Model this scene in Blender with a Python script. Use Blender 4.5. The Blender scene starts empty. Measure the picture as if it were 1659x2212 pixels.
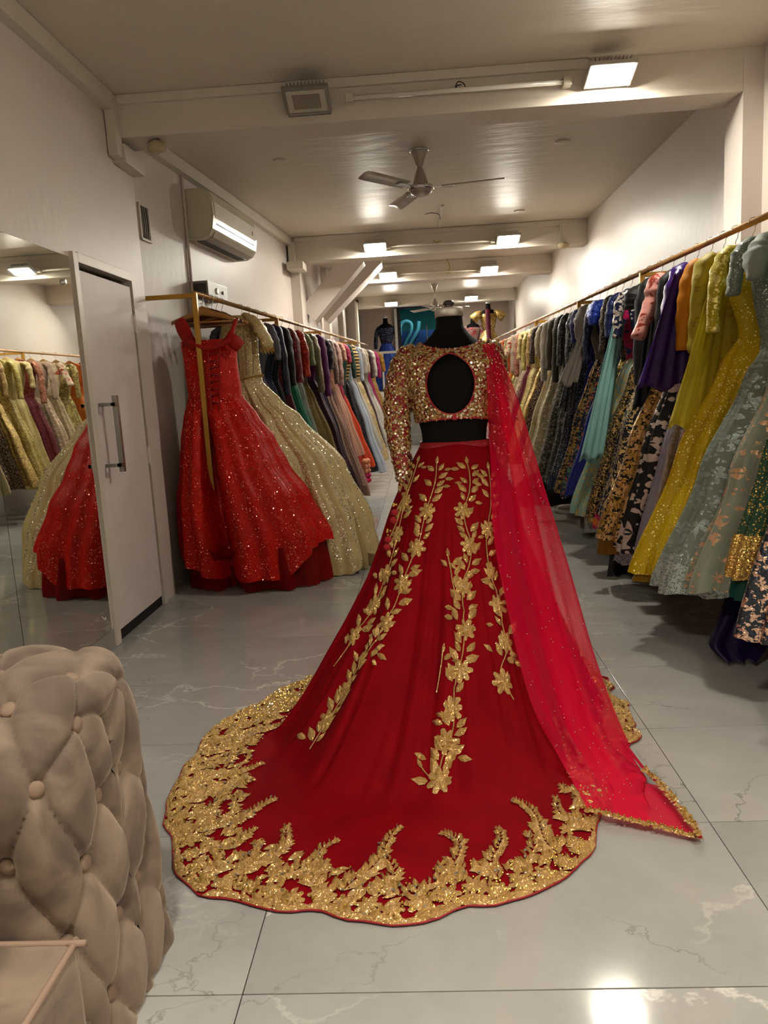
import bpy, bmesh, math, random
from mathutils import Vector, Matrix, noise
from mathutils.bvhtree import BVHTree
random.seed(7)
PI = math.pi
# ---------------------------------------------------------------- camera
IW, IH = 1659, 2212
FPX = 1661.0
CAM = Vector((0, 0, 1.264))
_d = Vector((903 - IW / 2, -(831.7 - IH / 2), -FPX)).normalized()
_u = Vector((-0.0484, 1, 0)); _u = (_u - _d * _u.dot(_d)).normalized()
_x = _d.cross(_u)
ROT = Matrix((_x, _d, _u))            # camera axes -> world axes
C = bpy.context.scene.collection
cd = bpy.data.cameras.new('camera'); co = bpy.data.objects.new('camera', cd); C.objects.link(co)
co.matrix_world = Matrix.Translation(CAM) @ ROT.to_4x4()
cd.sensor_fit = 'HORIZONTAL'; cd.sensor_width = 36; cd.lens = 36 * FPX / IW
cd.clip_start = 0.02
bpy.context.scene.camera = co
# ---------------------------------------------------------------- world, exposure
w = bpy.data.worlds.new('night'); bpy.context.scene.world = w; w.use_nodes = True
w.node_tree.nodes['Background'].inputs[0].default_value = (0.25, 0.32, 0.45, 1)
w.node_tree.nodes['Background'].inputs[1].default_value = 0.02
vs = bpy.context.scene.view_settings
vs.view_transform = 'Standard'; vs.look = 'None'; vs.gamma = 1; vs.use_curve_mapping = False
vs.exposure = 1.78
LAMP_POWER = 88.0                      # radiance of a lit floodlight glass
cy = bpy.context.scene.cycles
cy.max_bounces = 7; cy.diffuse_bounces = 3; cy.glossy_bounces = 4; cy.transparent_max_bounces = 12
cy.sample_clamp_indirect = 4.0; cy.caustics_reflective = False; cy.caustics_refractive = False

# ---------------------------------------------------------------- pixel helpers (a pixel becomes a point on a plane)
def ray(px, py): return ROT @ Vector((px - IW / 2, -(py - IH / 2), -FPX))
def atY(px, py, Y): v = ray(px, py); return CAM + v * (Y / v.y)
def atZ(px, py, Z=0.0): v = ray(px, py); return CAM + v * ((Z - CAM.z) / v.z)
def atX(px, py, X): v = ray(px, py); return CAM + v * (X / v.x)

# ---------------------------------------------------------------- materials
MATS = {}
def lin(c):
    if isinstance(c, str):
        c = tuple(int(c[i:i + 2], 16) / 255 for i in (0, 2, 4))
    return tuple((x / 12.92 if x <= .04045 else ((x + .055) / 1.055) ** 2.4) for x in c) + (1.0,)
def newmat(name):
    m = bpy.data.materials.new(name); m.use_nodes = True
    return m, m.node_tree, m.node_tree.nodes['Principled BSDF']
def N(nt, t, **kw):
    n = nt.nodes.new(t)
    for k, v in kw.items():
        if k in n.inputs: n.inputs[k].default_value = v
        else: setattr(n, k, v)
    return n
def math_node(nt, op, a, b=None, clamp=False):
    n = nt.nodes.new('ShaderNodeMath'); n.operation = op; n.use_clamp = clamp
    for i, v in enumerate((a, b)):
        if v is None: continue
        if isinstance(v, (int, float)): n.inputs[i].default_value = v
        else: nt.links.new(v, n.inputs[i])
    return n.outputs[0]
def mixc(nt, fac, a, b):
    n = nt.nodes.new('ShaderNodeMix'); n.data_type = 'RGBA'
    for s, v in ((n.inputs[0], fac), (n.inputs[6], a), (n.inputs[7], b)):
        if isinstance(v, (int, float, tuple)): s.default_value = v
        else: nt.links.new(v, s)
    return n.outputs[2]
def plain(name, col, rough=.5, metal=0.0, bump=0.0, bscale=60, var=0.0, vscale=6, sheen=0.0, coat=0.0, spec=.5):
    if name in MATS: return MATS[name]
    m, nt, b = newmat(name); L = nt.links
    c = lin(col); b.inputs['Roughness'].default_value = rough; b.inputs['Metallic'].default_value = metal
    b.inputs['Specular IOR Level'].default_value = spec
    if sheen: b.inputs['Sheen Weight'].default_value = sheen; b.inputs['Sheen Roughness'].default_value = .4; b.inputs['Sheen Tint'].default_value = c
    if coat: b.inputs['Coat Weight'].default_value = coat; b.inputs['Coat Roughness'].default_value = .15
    tc = N(nt, 'ShaderNodeNewGeometry')
    n = N(nt, 'ShaderNodeTexNoise', Scale=vscale, Detail=5.0); L.new(tc.outputs['Position'], n.inputs['Vector'])
    d = tuple(x * (1 - var) for x in c[:3]) + (1,)
    f = math_node(nt, 'MULTIPLY_ADD', n.outputs['Fac'], 2.0); f.node.inputs[2].default_value = -.5; f.node.use_clamp = True
    L.new(mixc(nt, f, d, c), b.inputs['Base Color'])
    if bump:
        n2 = N(nt, 'ShaderNodeTexNoise', Scale=bscale, Detail=4.0); L.new(tc.outputs['Position'], n2.inputs['Vector'])
        bp = N(nt, 'ShaderNodeBump', Strength=bump, Distance=.01); L.new(n2.outputs['Fac'], bp.inputs['Height']); L.new(bp.outputs[0], b.inputs['Normal'])
    MATS[name] = m; return m
def fabric(base, accent=None, pat='dots', scale=60, amt=.35, metal=.85, rough=.6, sheen=.05, spark=.0, accent2=None, arough=.28):
    """cloth: base colour with a woven or stitched pattern in an accent colour; sequins get their own tilt"""
    key = ('f', base, accent, pat, scale, amt, metal, rough, sheen, spark, accent2, arough)
    if key in MATS: return MATS[key]
    m, nt, b = newmat('cloth_' + base); L = nt.links; c = lin(base)
    b.inputs['Sheen Weight'].default_value = sheen; b.inputs['Sheen Roughness'].default_value = .45; b.inputs['Sheen Tint'].default_value = tuple(min(1, x + .1) for x in c[:3]) + (1,)
    tc = N(nt, 'ShaderNodeTexCoord'); P = tc.outputs['Object']
    nz = N(nt, 'ShaderNodeTexNoise', Scale=9.0, Detail=4.0); L.new(P, nz.inputs['Vector'])
    dark = tuple(x * .62 for x in c[:3]) + (1,)
    col = mixc(nt, nz.outputs['Fac'], dark, c)
    fib = N(nt, 'ShaderNodeTexNoise', Scale=420.0, Detail=2.0); L.new(P, fib.inputs['Vector'])
    height = fib.outputs['Fac']; mask = None
    if accent:
        wob = N(nt, 'ShaderNodeTexNoise', Scale=scale * .35, Detail=2.0); L.new(P, wob.inputs['Vector'])
        vm = N(nt, 'ShaderNodeVectorMath', operation='SCALE'); L.new(wob.outputs['Color'], vm.inputs[0]); vm.inputs['Scale'].default_value = 1.6 / scale
        va = N(nt, 'ShaderNodeVectorMath', operation='ADD'); L.new(P, va.inputs[0]); L.new(vm.outputs[0], va.inputs[1]); Q = va.outputs[0]
        if pat == 'dots':
            v = N(nt, 'ShaderNodeTexVoronoi', Scale=scale); L.new(P, v.inputs['Vector'])
            mask = math_node(nt, 'LESS_THAN', v.outputs['Distance'], amt)
        elif pat == 'floral':      # five-petalled flowers, with small leaves scattered between
            def bloom(sc, rad, nlobes, seed):
                v = N(nt, 'ShaderNodeTexVoronoi', Scale=sc); v.inputs['Randomness'].default_value = .8; L.new(P, v.inputs['Vector'])
                dv = N(nt, 'ShaderNodeVectorMath', operation='SUBTRACT'); L.new(P, dv.inputs[0]); L.new(v.outputs['Position'], dv.inputs[1])
                sp = N(nt, 'ShaderNodeSeparateXYZ'); L.new(dv.outputs[0], sp.inputs[0]); sc_ = N(nt, 'ShaderNodeSeparateColor'); L.new(v.outputs['Color'], sc_.inputs[0])
                hx = math_node(nt, 'ADD', sp.outputs[0], sp.outputs[1]); ang = math_node(nt, 'ARCTAN2', sp.outputs[2], hx)
                ang = math_node(nt, 'MULTIPLY', math_node(nt, 'ADD', ang, math_node(nt, 'MULTIPLY', sc_.outputs[0], 6.28)), nlobes)
                lob = math_node(nt, 'MULTIPLY_ADD', math_node(nt, 'COSINE', ang), .34); lob.node.inputs[2].default_value = .62
                return math_node(nt, 'LESS_THAN', v.outputs['Distance'], math_node(nt, 'MULTIPLY', lob, math_node(nt, 'MULTIPLY', math_node(nt, 'ADD', sc_.outputs[1], .7), rad)))
            a = bloom(scale * .42, amt * 1.15, 5.0, 1); a2 = bloom(scale * .95, amt * .9, 2.0, 2)
            mask = math_node(nt, 'MAXIMUM', a, a2)
        elif pat == 'scroll':
            n3 = N(nt, 'ShaderNodeTexNoise', Scale=scale * .5, Detail=1.5, Distortion=1.2); L.new(P, n3.inputs['Vector'])
            s = math_node(nt, 'FRACT', math_node(nt, 'MULTIPLY', n3.outputs['Fac'], 5.0)); mask = math_node(nt, 'LESS_THAN', s, amt)
        elif pat == 'lattice':
            sp = N(nt, 'ShaderNodeSeparateXYZ'); L.new(P, sp.inputs[0])
            h = math_node(nt, 'ADD', sp.outputs[0], sp.outputs[1])
            p1 = math_node(nt, 'PINGPONG', math_node(nt, 'MULTIPLY', math_node(nt, 'ADD', h, sp.outputs[2]), scale), .5)
            p2 = math_node(nt, 'PINGPONG', math_node(nt, 'MULTIPLY', math_node(nt, 'SUBTRACT', h, sp.outputs[2]), scale), .5)
            mask = math_node(nt, 'MAXIMUM', math_node(nt, 'LESS_THAN', p1, amt * .3), math_node(nt, 'LESS_THAN', p2, amt * .3))
        elif pat == 'bars':
            sp = N(nt, 'ShaderNodeSeparateXYZ'); L.new(P, sp.inputs[0])
            mask = math_node(nt, 'LESS_THAN', math_node(nt, 'FRACT', math_node(nt, 'MULTIPLY', sp.outputs[2], scale)), amt)
        elif pat == 'rays':        # narrow vertical lines of sequins
            sp = N(nt, 'ShaderNodeSeparateXYZ'); L.new(P, sp.inputs[0])
            at = math_node(nt, 'ARCTAN2', sp.outputs[1], sp.outputs[0])
            w_ = math_node(nt, 'FRACT', math_node(nt, 'MULTIPLY', at, scale)); w_ = math_node(nt, 'LESS_THAN', w_, amt)
            v = N(nt, 'ShaderNodeTexVoronoi', Scale=95.0); L.new(P, v.inputs['Vector'])
            mask = math_node(nt, 'MULTIPLY', w_, math_node(nt, 'LESS_THAN', v.outputs['Distance'], .5))
        acc = lin(accent)
        if accent2:
            vc = N(nt, 'ShaderNodeTexVoronoi', Scale=scale * .8); L.new(P, vc.inputs['Vector'])
            sr = N(nt, 'ShaderNodeSeparateColor'); L.new(vc.outputs['Color'], sr.inputs[0])
            acc = mixc(nt, math_node(nt, 'GREATER_THAN', sr.outputs[0], .55), lin(accent), lin(accent2))
        col = mixc(nt, mask, col, acc)
        L.new(math_node(nt, 'MULTIPLY', mask, metal), b.inputs['Metallic'])
        r = math_node(nt, 'MULTIPLY_ADD', mask, arough - rough); r.node.inputs[2].default_value = rough; L.new(r, b.inputs['Roughness'])
        height = math_node(nt, 'ADD', math_node(nt, 'MULTIPLY', height, .25), mask)
    else:
        b.inputs['Roughness'].default_value = rough
    L.new(col, b.inputs['Base Color'])
    bp = N(nt, 'ShaderNodeBump', Strength=.35, Distance=.002); L.new(height, bp.inputs['Height'])
    nrm = bp.outputs[0]
    if spark:
        v = N(nt, 'ShaderNodeTexVoronoi', Scale=260.0); L.new(P, v.inputs['Vector'])
        s1 = N(nt, 'ShaderNodeVectorMath', operation='SUBTRACT'); L.new(v.outputs['Color'], s1.inputs[0]); s1.inputs[1].default_value = (.5, .5, .5)
        s2 = N(nt, 'ShaderNodeVectorMath', operation='SCALE'); L.new(s1.outputs[0], s2.inputs[0])
        k = math_node(nt, 'MULTIPLY', mask, spark) if mask is not None else None
        if k is not None: L.new(k, s2.inputs['Scale'])
        else: s2.inputs['Scale'].default_value = spark
        s3 = N(nt, 'ShaderNodeVectorMath', operation='ADD'); L.new(nrm, s3.inputs[0]); L.new(s2.outputs[0], s3.inputs[1])
        s4 = N(nt, 'ShaderNodeVectorMath', operation='NORMALIZE'); L.new(s3.outputs[0], s4.inputs[0]); nrm = s4.outputs[0]
    b.inputs['Specular IOR Level'].default_value = .3
    L.new(nrm, b.inputs['Normal'])
    MATS[key] = m; return m
def net(name, col, alpha, rough=.5, dots=None):
    """see-through net cloth"""
    if name in MATS: return MATS[name]
    m, nt, b = newmat(name); L = nt.links; c = lin(col)
    out = nt.nodes['Material Output']
    b.inputs['Base Color'].default_value = c; b.inputs['Roughness'].default_value = rough; b.inputs['Specular IOR Level'].default_value = .2
    tl = N(nt, 'ShaderNodeBsdfTranslucent'); tl.inputs[0].default_value = c
    tr = N(nt, 'ShaderNodeBsdfTransparent'); tr.inputs[0].default_value = tuple(.55 + .45 * x for x in c[:3]) + (1,)
    m1 = N(nt, 'ShaderNodeMixShader'); m1.inputs[0].default_value = .35; L.new(b.outputs[0], m1.inputs[1]); L.new(tl.outputs[0], m1.inputs[2])
    m2 = N(nt, 'ShaderNodeMixShader')
    # net seen edge-on covers more
    lw = N(nt, 'ShaderNodeLayerWeight', Blend=.35)
    f = math_node(nt, 'MULTIPLY_ADD', lw.outputs['Facing'], 1 - alpha); f.node.inputs[2].default_value = alpha; f.node.use_clamp = True
    L.new(f, m2.inputs[0]); L.new(tr.outputs[0], m2.inputs[1]); L.new(m1.outputs[0], m2.inputs[2]); L.new(m2.outputs[0], out.inputs[0])
    MATS[name] = m; return m
def emit(name, col, strength):
    if name in MATS: return MATS[name]
    m, nt, b = newmat(name); b.inputs['Base Color'].default_value = (0, 0, 0, 1)
    b.inputs['Emission Color'].default_value = col; b.inputs['Emission Strength'].default_value = strength
    MATS[name] = m; return m
def marble():
    m, nt, b = newmat('polished_marble'); L = nt.links
    g = N(nt, 'ShaderNodeNewGeometry'); oi = N(nt, 'ShaderNodeObjectInfo')
    off = N(nt, 'ShaderNodeVectorMath', operation='SCALE'); cb = N(nt, 'ShaderNodeCombineXYZ')
    L.new(oi.outputs['Random'], cb.inputs[2]); L.new(oi.outputs['Random'], cb.inputs[0]); L.new(cb.outputs[0], off.inputs[0]); off.inputs['Scale'].default_value = 37.0
    ad = N(nt, 'ShaderNodeVectorMath', operation='ADD'); L.new(g.outputs['Position'], ad.inputs[0]); L.new(off.outputs[0], ad.inputs[1])
    st = N(nt, 'ShaderNodeMapping'); st.inputs['Scale'].default_value = (1.0, 1.25, 1); st.inputs['Rotation'].default_value = (0, 0, .5); L.new(ad.outputs[0], st.inputs[0]); P = st.outputs[0]
    n1 = N(nt, 'ShaderNodeTexNoise', Scale=1.6, Detail=9.0, Roughness=.62, Distortion=.6); L.new(P, n1.inputs['Vector'])
    n2 = N(nt, 'ShaderNodeTexNoise', Scale=26.0, Detail=4.0); L.new(P, n2.inputs['Vector'])
    base = mixc(nt, math_node(nt, 'MULTIPLY_ADD', n1.outputs['Fac'], 2.4), lin('8f8e8b'), lin('a9a6a1')); base.node.inputs[0].links[0].from_node.inputs[2].default_value = -.7
    base.node.inputs[0].links[0].from_node.use_clamp = True
    base = mixc(nt, math_node(nt, 'MULTIPLY', n2.outputs['Fac'], .25), base, lin('b3b0aa'))
    def vein(scale, dist, width, seed):
        w_ = N(nt, 'ShaderNodeTexNoise', Scale=2.2, Detail=6.0, Roughness=.6); w_.noise_dimensions = '4D'; w_.inputs['W'].default_value = seed; L.new(P, w_.inputs['Vector'])
        s = N(nt, 'ShaderNodeVectorMath', operation='SCALE'); L.new(w_.outputs['Color'], s.inputs[0]); s.inputs['Scale'].default_value = dist
        a = N(nt, 'ShaderNodeVectorMath', operation='ADD'); L.new(P, a.inputs[0]); L.new(s.outputs[0], a.inputs[1])
        v = N(nt, 'ShaderNodeTexVoronoi', Scale=scale); v.feature = 'DISTANCE_TO_EDGE'; L.new(a.outputs[0], v.inputs['Vector'])
        q = math_node(nt, 'SUBTRACT', 1.0, math_node(nt, 'DIVIDE', v.outputs['Distance'], width), True)
        k = N(nt, 'ShaderNodeTexNoise', Scale=1.3, Detail=3.0); k.noise_dimensions = '4D'; k.inputs['W'].default_value = seed + 5; L.new(P, k.inputs['Vector'])
        kk = math_node(nt, 'MULTIPLY_ADD', k.outputs['Fac'], 6.0); kk.node.inputs[2].default_value = -2.8; kk.node.use_clamp = True
        return math_node(nt, 'MULTIPLY', math_node(nt, 'POWER', q, 1.6), kk)
    base = mixc(nt, math_node(nt, 'MULTIPLY', vein(1.5, .75, .022, 1.0), .8), base, lin('dcd8d0'))
    base = mixc(nt, math_node(nt, 'MULTIPLY', vein(1.1, 1.0, .010, 4.0), .85), base, lin('6c6a66'))
    L.new(base, b.inputs['Base Color'])
    r = math_node(nt, 'MULTIPLY_ADD', n1.outputs['Fac'], .10); r.node.inputs[2].default_value = .05; L.new(r, b.inputs['Roughness'])
    b.inputs['Specular IOR Level'].default_value = .5
    bp = N(nt, 'ShaderNodeBump', Strength=.06, Distance=.01); nb = N(nt, 'ShaderNodeTexNoise', Scale=5.0, Detail=2.0); L.new(g.outputs['Position'], nb.inputs['Vector']); L.new(nb.outputs['Fac'], bp.inputs['Height']); L.new(bp.outputs[0], b.inputs['Normal'])
    return m
def paint(name, col, rough, wav=.12, wscale=7.0, spec=.3):
    """gloss enamel paint over hand-laid plaster: soft uneven sheen"""
    m, nt, b = newmat(name); L = nt.links; g = N(nt, 'ShaderNodeNewGeometry')
    n = N(nt, 'ShaderNodeTexNoise', Scale=3.0, Detail=6.0); L.new(g.outputs['Position'], n.inputs['Vector'])
    c = lin(col); L.new(mixc(nt, n.outputs['Fac'], tuple(x * .93 for x in c[:3]) + (1,), c), b.inputs['Base Color'])
    mp = N(nt, 'ShaderNodeMapping'); mp.inputs['Scale'].default_value = (.8, 2.2, 1); L.new(g.outputs['Position'], mp.inputs[0])
    n2 = N(nt, 'ShaderNodeTexNoise', Scale=wscale, Detail=5.0, Roughness=.55); L.new(mp.outputs[0], n2.inputs['Vector'])
    b.inputs['Roughness'].default_value = rough; b.inputs['Specular IOR Level'].default_value = spec
    bp = N(nt, 'ShaderNodeBump', Strength=wav, Distance=.02); L.new(n2.outputs['Fac'], bp.inputs['Height']); L.new(bp.outputs[0], b.inputs['Normal'])
    return m
def wood(name, c1, c2, rough=.35):
    if name in MATS: return MATS[name]
    m, nt, b = newmat(name); L = nt.links; tc = N(nt, 'ShaderNodeTexCoord')
    mp = N(nt, 'ShaderNodeMapping'); mp.inputs['Scale'].default_value = (6, 60, 60); L.new(tc.outputs['Object'], mp.inputs[0])
    n = N(nt, 'ShaderNodeTexNoise', Scale=2.0, Detail=6.0, Distortion=.5); L.new(mp.outputs[0], n.inputs['Vector'])
    L.new(mixc(nt, n.outputs['Fac'], lin(c1), lin(c2)), b.inputs['Base Color']); b.inputs['Roughness'].default_value = rough; b.inputs['Coat Weight'].default_value = .3
    MATS[name] = m; return m

# ---------------------------------------------------------------- mesh helpers
def obj(name, bm, mat, parent=None, smooth=False, loc=None):
    if isinstance(bm, bmesh.types.BMesh):
        bmesh.ops.recalc_face_normals(bm, faces=bm.faces[:])
        me = bpy.data.meshes.new(name); bm.to_mesh(me); bm.free()
    else: me = bm
    me.materials.clear(); me.materials.append(mat)
    if smooth:
        me.polygons.foreach_set('use_smooth', [True] * len(me.polygons))
    o = bpy.data.objects.new(name, me); C.objects.link(o)
    if parent: o.parent = parent
    if loc is not None: o.location = loc
    return o
def tag(o, label=None, cat=None, group=None, kind=None):
    if label: o['label'] = label
    if cat: o['category'] = cat
    if group: o['group'] = group
    if kind: o['kind'] = kind
    return o
def empty(name, loc=(0, 0, 0), rz=0, label=None, cat=None, group=None):
    o = bpy.data.objects.new(name, None); C.objects.link(o); o.location = loc; o.rotation_euler = (0, 0, rz); o.empty_display_size = .05
    return tag(o, label, cat, group)
def struct(name, bm, m, parent=None, smooth=False):
    o = obj(name, bm, m, parent, smooth)
    if not parent: o['kind'] = 'structure'
    return o
def box(bm, lo, hi, bev=0.0, M=None):
    lo, hi = Vector(lo), Vector(hi); vs_ = []
    r = bmesh.ops.create_cube(bm, size=1)
    for v in r['verts']:
        v.co = Vector(((lo.x + hi.x) / 2 + v.co.x * (hi.x - lo.x), (lo.y + hi.y) / 2 + v.co.y * (hi.y - lo.y), (lo.z + hi.z) / 2 + v.co.z * (hi.z - lo.z)))
    if bev:
        es = list({e for v in r['verts'] for e in v.link_edges})
        rr = bmesh.ops.bevel(bm, geom=es, offset=bev, segments=2, affect='EDGES', profile=.7)
        vs_ = list({v for f in rr['faces'] for v in f.verts} | {v for v in r['verts'] if v.is_valid})
    else: vs_ = r['verts']
    if M is not None:
        for v in vs_:
            if v.is_valid: v.co = M @ v.co
    return vs_
def B(lo, hi, bev=0.0, M=None):
    bm = bmesh.new(); box(bm, lo, hi, bev, M); return bm
def prism(bm, pts, d):
    """polygon pts (3-D) extruded by vector d"""
    d = Vector(d); a = [bm.verts.new(p) for p in pts]; b_ = [bm.verts.new(Vector(p) + d) for p in pts]; n = len(a)
    bm.faces.new(a); bm.faces.new(b_[::-1])
    for i in range(n): bm.faces.new((a[i], a[(i + 1) % n], b_[(i + 1) % n], b_[i]))
def frame_at(t):
    t = t.normalized(); a = Vector((0, 0, 1)) if abs(t.z) < .9 else Vector((1, 0, 0))
    u = t.cross(a).normalized(); return u, t.cross(u).normalized()
def tube(bm, pts, rad, n=8, cap=True, flat=1.0):
    pts = [Vector(p) for p in pts]; rings = []; u = None
    for i, p in enumerate(pts):
        t = (pts[min(i + 1, len(pts) - 1)] - pts[max(i - 1, 0)])
        if t.length < 1e-9: t = Vector((0, 0, 1))
        t.normalize()
        if u is None: u, v = frame_at(t)
        else:
            u = (u - t * u.dot(t)).normalized(); v = t.cross(u)
        r = rad[i] if isinstance(rad, (list, tuple)) else rad
        rings.append([bm.verts.new(p + (u * math.cos(2 * PI * k / n) + v * math.sin(2 * PI * k / n) * flat) * r) for k in range(n)])
    for a, b_ in zip(rings, rings[1:]):
        for k in range(n): bm.faces.new((a[k], a[(k + 1) % n], b_[(k + 1) % n], b_[k]))
    if cap: bm.faces.new(rings[0][::-1]); bm.faces.new(rings[-1])
    return rings
def loft(bm, rings, closed=True, cap0=False, cap1=False):
    R = [[bm.verts.new(p) for p in r] for r in rings]; n = len(R[0])
    for a, b_ in zip(R, R[1:]):
        for k in range(n if closed else n - 1): bm.faces.new((a[k], a[(k + 1) % n], b_[(k + 1) % n], b_[k]))
    if cap0: bm.faces.new(R[0][::-1])
    if cap1: bm.faces.new(R[-1])
    return R
def lathe(bm, prof, c=(0, 0, 0), n=20, sx=1, sy=1):
    c = Vector(c); rings = [[c + Vector((r * math.cos(2 * PI * k / n) * sx, r * math.sin(2 * PI * k / n) * sy, z)) for k in range(n)] for r, z in prof]
    return loft(bm, rings, cap0=prof[0][0] > 1e-4, cap1=prof[-1][0] > 1e-4)
def ball(bm, c, r, s=(1, 1, 1), sub=1):
    q = bmesh.ops.create_icosphere(bm, subdivisions=sub, radius=r)
    for v in q['verts']: v.co = Vector(c) + Vector((v.co.x * s[0], v.co.y * s[1], v.co.z * s[2]))
def smooth_path(pts, k=6):
    """Catmull-Rom through points"""
    pts = [Vector(p) for p in pts]; out = []
    for i in range(len(pts) - 1):
        p0, p1, p2, p3 = pts[max(i - 1, 0)], pts[i], pts[i + 1], pts[min(i + 2, len(pts) - 1)]
        for j in range(k):
            t = j / k; out.append(.5 * ((2 * p1) + (p2 - p0) * t + (2 * p0 - 5 * p1 + 4 * p2 - p3) * t * t + (3 * p1 - p0 - 3 * p2 + p3) * t ** 3))
    out.append(pts[-1]); return out
def sstep(a, b_, x):
    t = max(0, min(1, (x - a) / (b_ - a))); return t * t * (3 - 2 * t)
def interp(tab, x):
    """tab: sorted list of (x, value...)"""
    if x <= tab[0][0]: return tab[0][1:]
    for a, b_ in zip(tab, tab[1:]):
        if x <= b_[0]:
            t = (x - a[0]) / (b_[0] - a[0]); t = t * t * (3 - 2 * t) * .5 + t * .5
            return tuple(p + (q - p) * t for p, q in zip(a[1:], b_[1:]))
    return tab[-1][1:]
# ---------------------------------------------------------------- the room
WHITE = paint('wall_enamel', 'dbd1c8', .42, .12, 7.0, .3)
CEIL = paint('ceiling_enamel', 'dfd5c5', .47, .30, 4.0, .14)
BEAM = paint('beam_enamel', 'd9d0c2', .42, .08)
TRIM = paint('trim_paint', 'd8d0c2', .4, .05)
GROUT = plain('grout', '55524e', .9)
DARK = plain('dark_gap', '14110f', .8)
ZC = 2.95
def WL(Y): return -1.68 + .0923 * (Y - 5.56)        # the far part of the left wall runs at a slight angle

fl = struct('floor', B((-2.2, -3.2, -.12), (2.2, 16.62, -.014)), GROUT)
MARB = marble()
def tile_mesh(x0, x1):
    bm = bmesh.new(); box(bm, (x0, 0, -.013), (x1, .597, 0), .0012)
    bmesh.ops.recalc_face_normals(bm, faces=bm.faces[:]); me = bpy.data.meshes.new('tile'); bm.to_mesh(me); bm.free(); me.materials.append(MARB); return me
cols = [(-1.87, -1.639), (-1.6365, -.439), (-.4365, .761), (.7635, 1.961)]
tm = [(c[0], tile_mesh(0, c[1] - c[0])) for c in cols]
for j in range(-7, 26):
    y = 1.4419 + .6 * j
    if y + .6 > 16.66: break
    for x, me in tm:
        t = bpy.data.objects.new('tile', me); C.objects.link(t); t.location = (x, y, 0); t.parent = fl

struct('ceiling', B((-2.1, -3.1, ZC), (2.1, 15.15, ZC + .1)), CEIL)
# left wall: near part with the door opening
bm = bmesh.new()
box(bm, (-1.86, -3.1, 0), (-1.66, 3.83, ZC)); box(bm, (-1.86, 4.63, 0), (-1.66, 4.85, ZC)); box(bm, (-1.86, 3.83, 2.0), (-1.66, 4.63, ZC))
box(bm, (-1.95, 3.7, 0), (-1.86, 4.75, 2.2))
struct('wall_left', bm, WHITE)
bm = bmesh.new()
prism(bm, [(WL(4.85), 4.85, 0), (WL(8.9), 8.9, 0), (-1.9, 8.9, 0), (-1.9, 4.85, 0)], (0, 0, ZC)); struct('wall_left_far', bm, WHITE)
bm = bmesh.new(); box(bm, (-1.6, 8.9, 0), (-1.265, 9.3, ZC)); struct('wall_left_pier', bm, WHITE)
bm = bmesh.new(); box(bm, (-1.5, 9.3, 0), (-1.28, 15.2, ZC)); box(bm, (-1.28, 11.05, 0), (-1.2, 11.4, ZC)); box(bm, (-1.28, 13.2, 0), (-1.2, 13.5, ZC)); box(bm, (-1.28, 14.85, 0), (-1.1, 15.2, ZC)); struct('wall_left_end', bm, WHITE)
struct('wall_right', B((1.94, -3.1, 0), (2.14, 4.8, ZC)), WHITE)
struct('wall_right_far', B((1.925, 4.8, 0), (2.12, 15.2, ZC)), WHITE)
struct('wall_right_pilaster', B((1.83, 4.55, 0), (1.94, 4.8, ZC)), WHITE)
struct('wall_behind', B((-1.9, -3.2, 0), (2.1, -3.0, ZC)), WHITE)
# beams
def beam(n, x0, x1, y0, y1, z0):
    return struct(n, B((x0, y0, z0), (x1, y1, ZC), .004), BEAM)
beam('ceiling_beam', -1.66, 1.83, 4.55, 4.80, 2.73)
beam('ceiling_beam', WL(8.9) + .005, 1.925, 8.85, 9.12, 2.69)
beam('ceiling_beam', -1.1, 1.925, 11.1, 11.36, 2.70)
beam('ceiling_beam', -1.1, 1.925, 14.9, 15.15, 2.75)
beam('ceiling_beam', -1.66, 1.94, .75, 1.0, 2.73)
# flat wiring trunking along walls and beams
k = 1
def trim(bm):
    global k
    o = struct('trim_%d' % k, bm, TRIM); k += 1; return o
trim(B((-1.66, -3, 2.855), (-1.605, 4.5, ZC - .002), .003))
bm = bmesh.new(); prism(bm, [(WL(4.85) + .0, 4.85, 2.86), (WL(4.85) + .06, 4.85, 2.86), (WL(8.85) + .06, 8.85, 2.86), (WL(8.85), 8.85, 2.86)], (0, 0, .087)); trim(bm)
trim(B((-1.60, 4.527, 2.9), (1.0, 4.551, 2.948), .003))
trim(B((-1.655, 4.47, 2.62), (-1.60, 4.55, 2.94), .003)); trim(B((-1.66, 4.55, 2.6), (-1.585, 4.86, 2.7), .004))
trim(B((-1.3, 8.83, 2.9), (1.7, 8.852, 2.946), .003)); trim(B((1.62, 8.83, 2.66), (1.64, 8.852, 2.9), .002))
trim(B((-1.36, 8.78, 2.62), (-1.29, 8.85, 2.9), .003)); trim(B((-1.36, 8.6, 2.58), (-1.18, 8.9, 2.66), .004))
trim(B((-.85, 11.08, 2.9), (1.2, 11.102, 2.946), .003)); trim(B((1.16, 11.08, 2.72), (1.18, 11.102, 2.9), .002))
trim(B((-1.0, 14.88, 2.9), (1.1, 14.902, 2.946), .003)); trim(B((-1.1, 14.6, 0), (-1.06, 14.9, 2.85), .003))
trim(B((.3, 7.75, 2.935), (.33, 8.8, 2.949), .002))
def wl(Y, z, out=0.0): return Vector((WL(Y) + out, Y, z))
bm = bmesh.new(); tube(bm, [wl(5.85, 2.87, .012), wl(5.83, .9, .012)], .011, 8); trim(bm)
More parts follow.
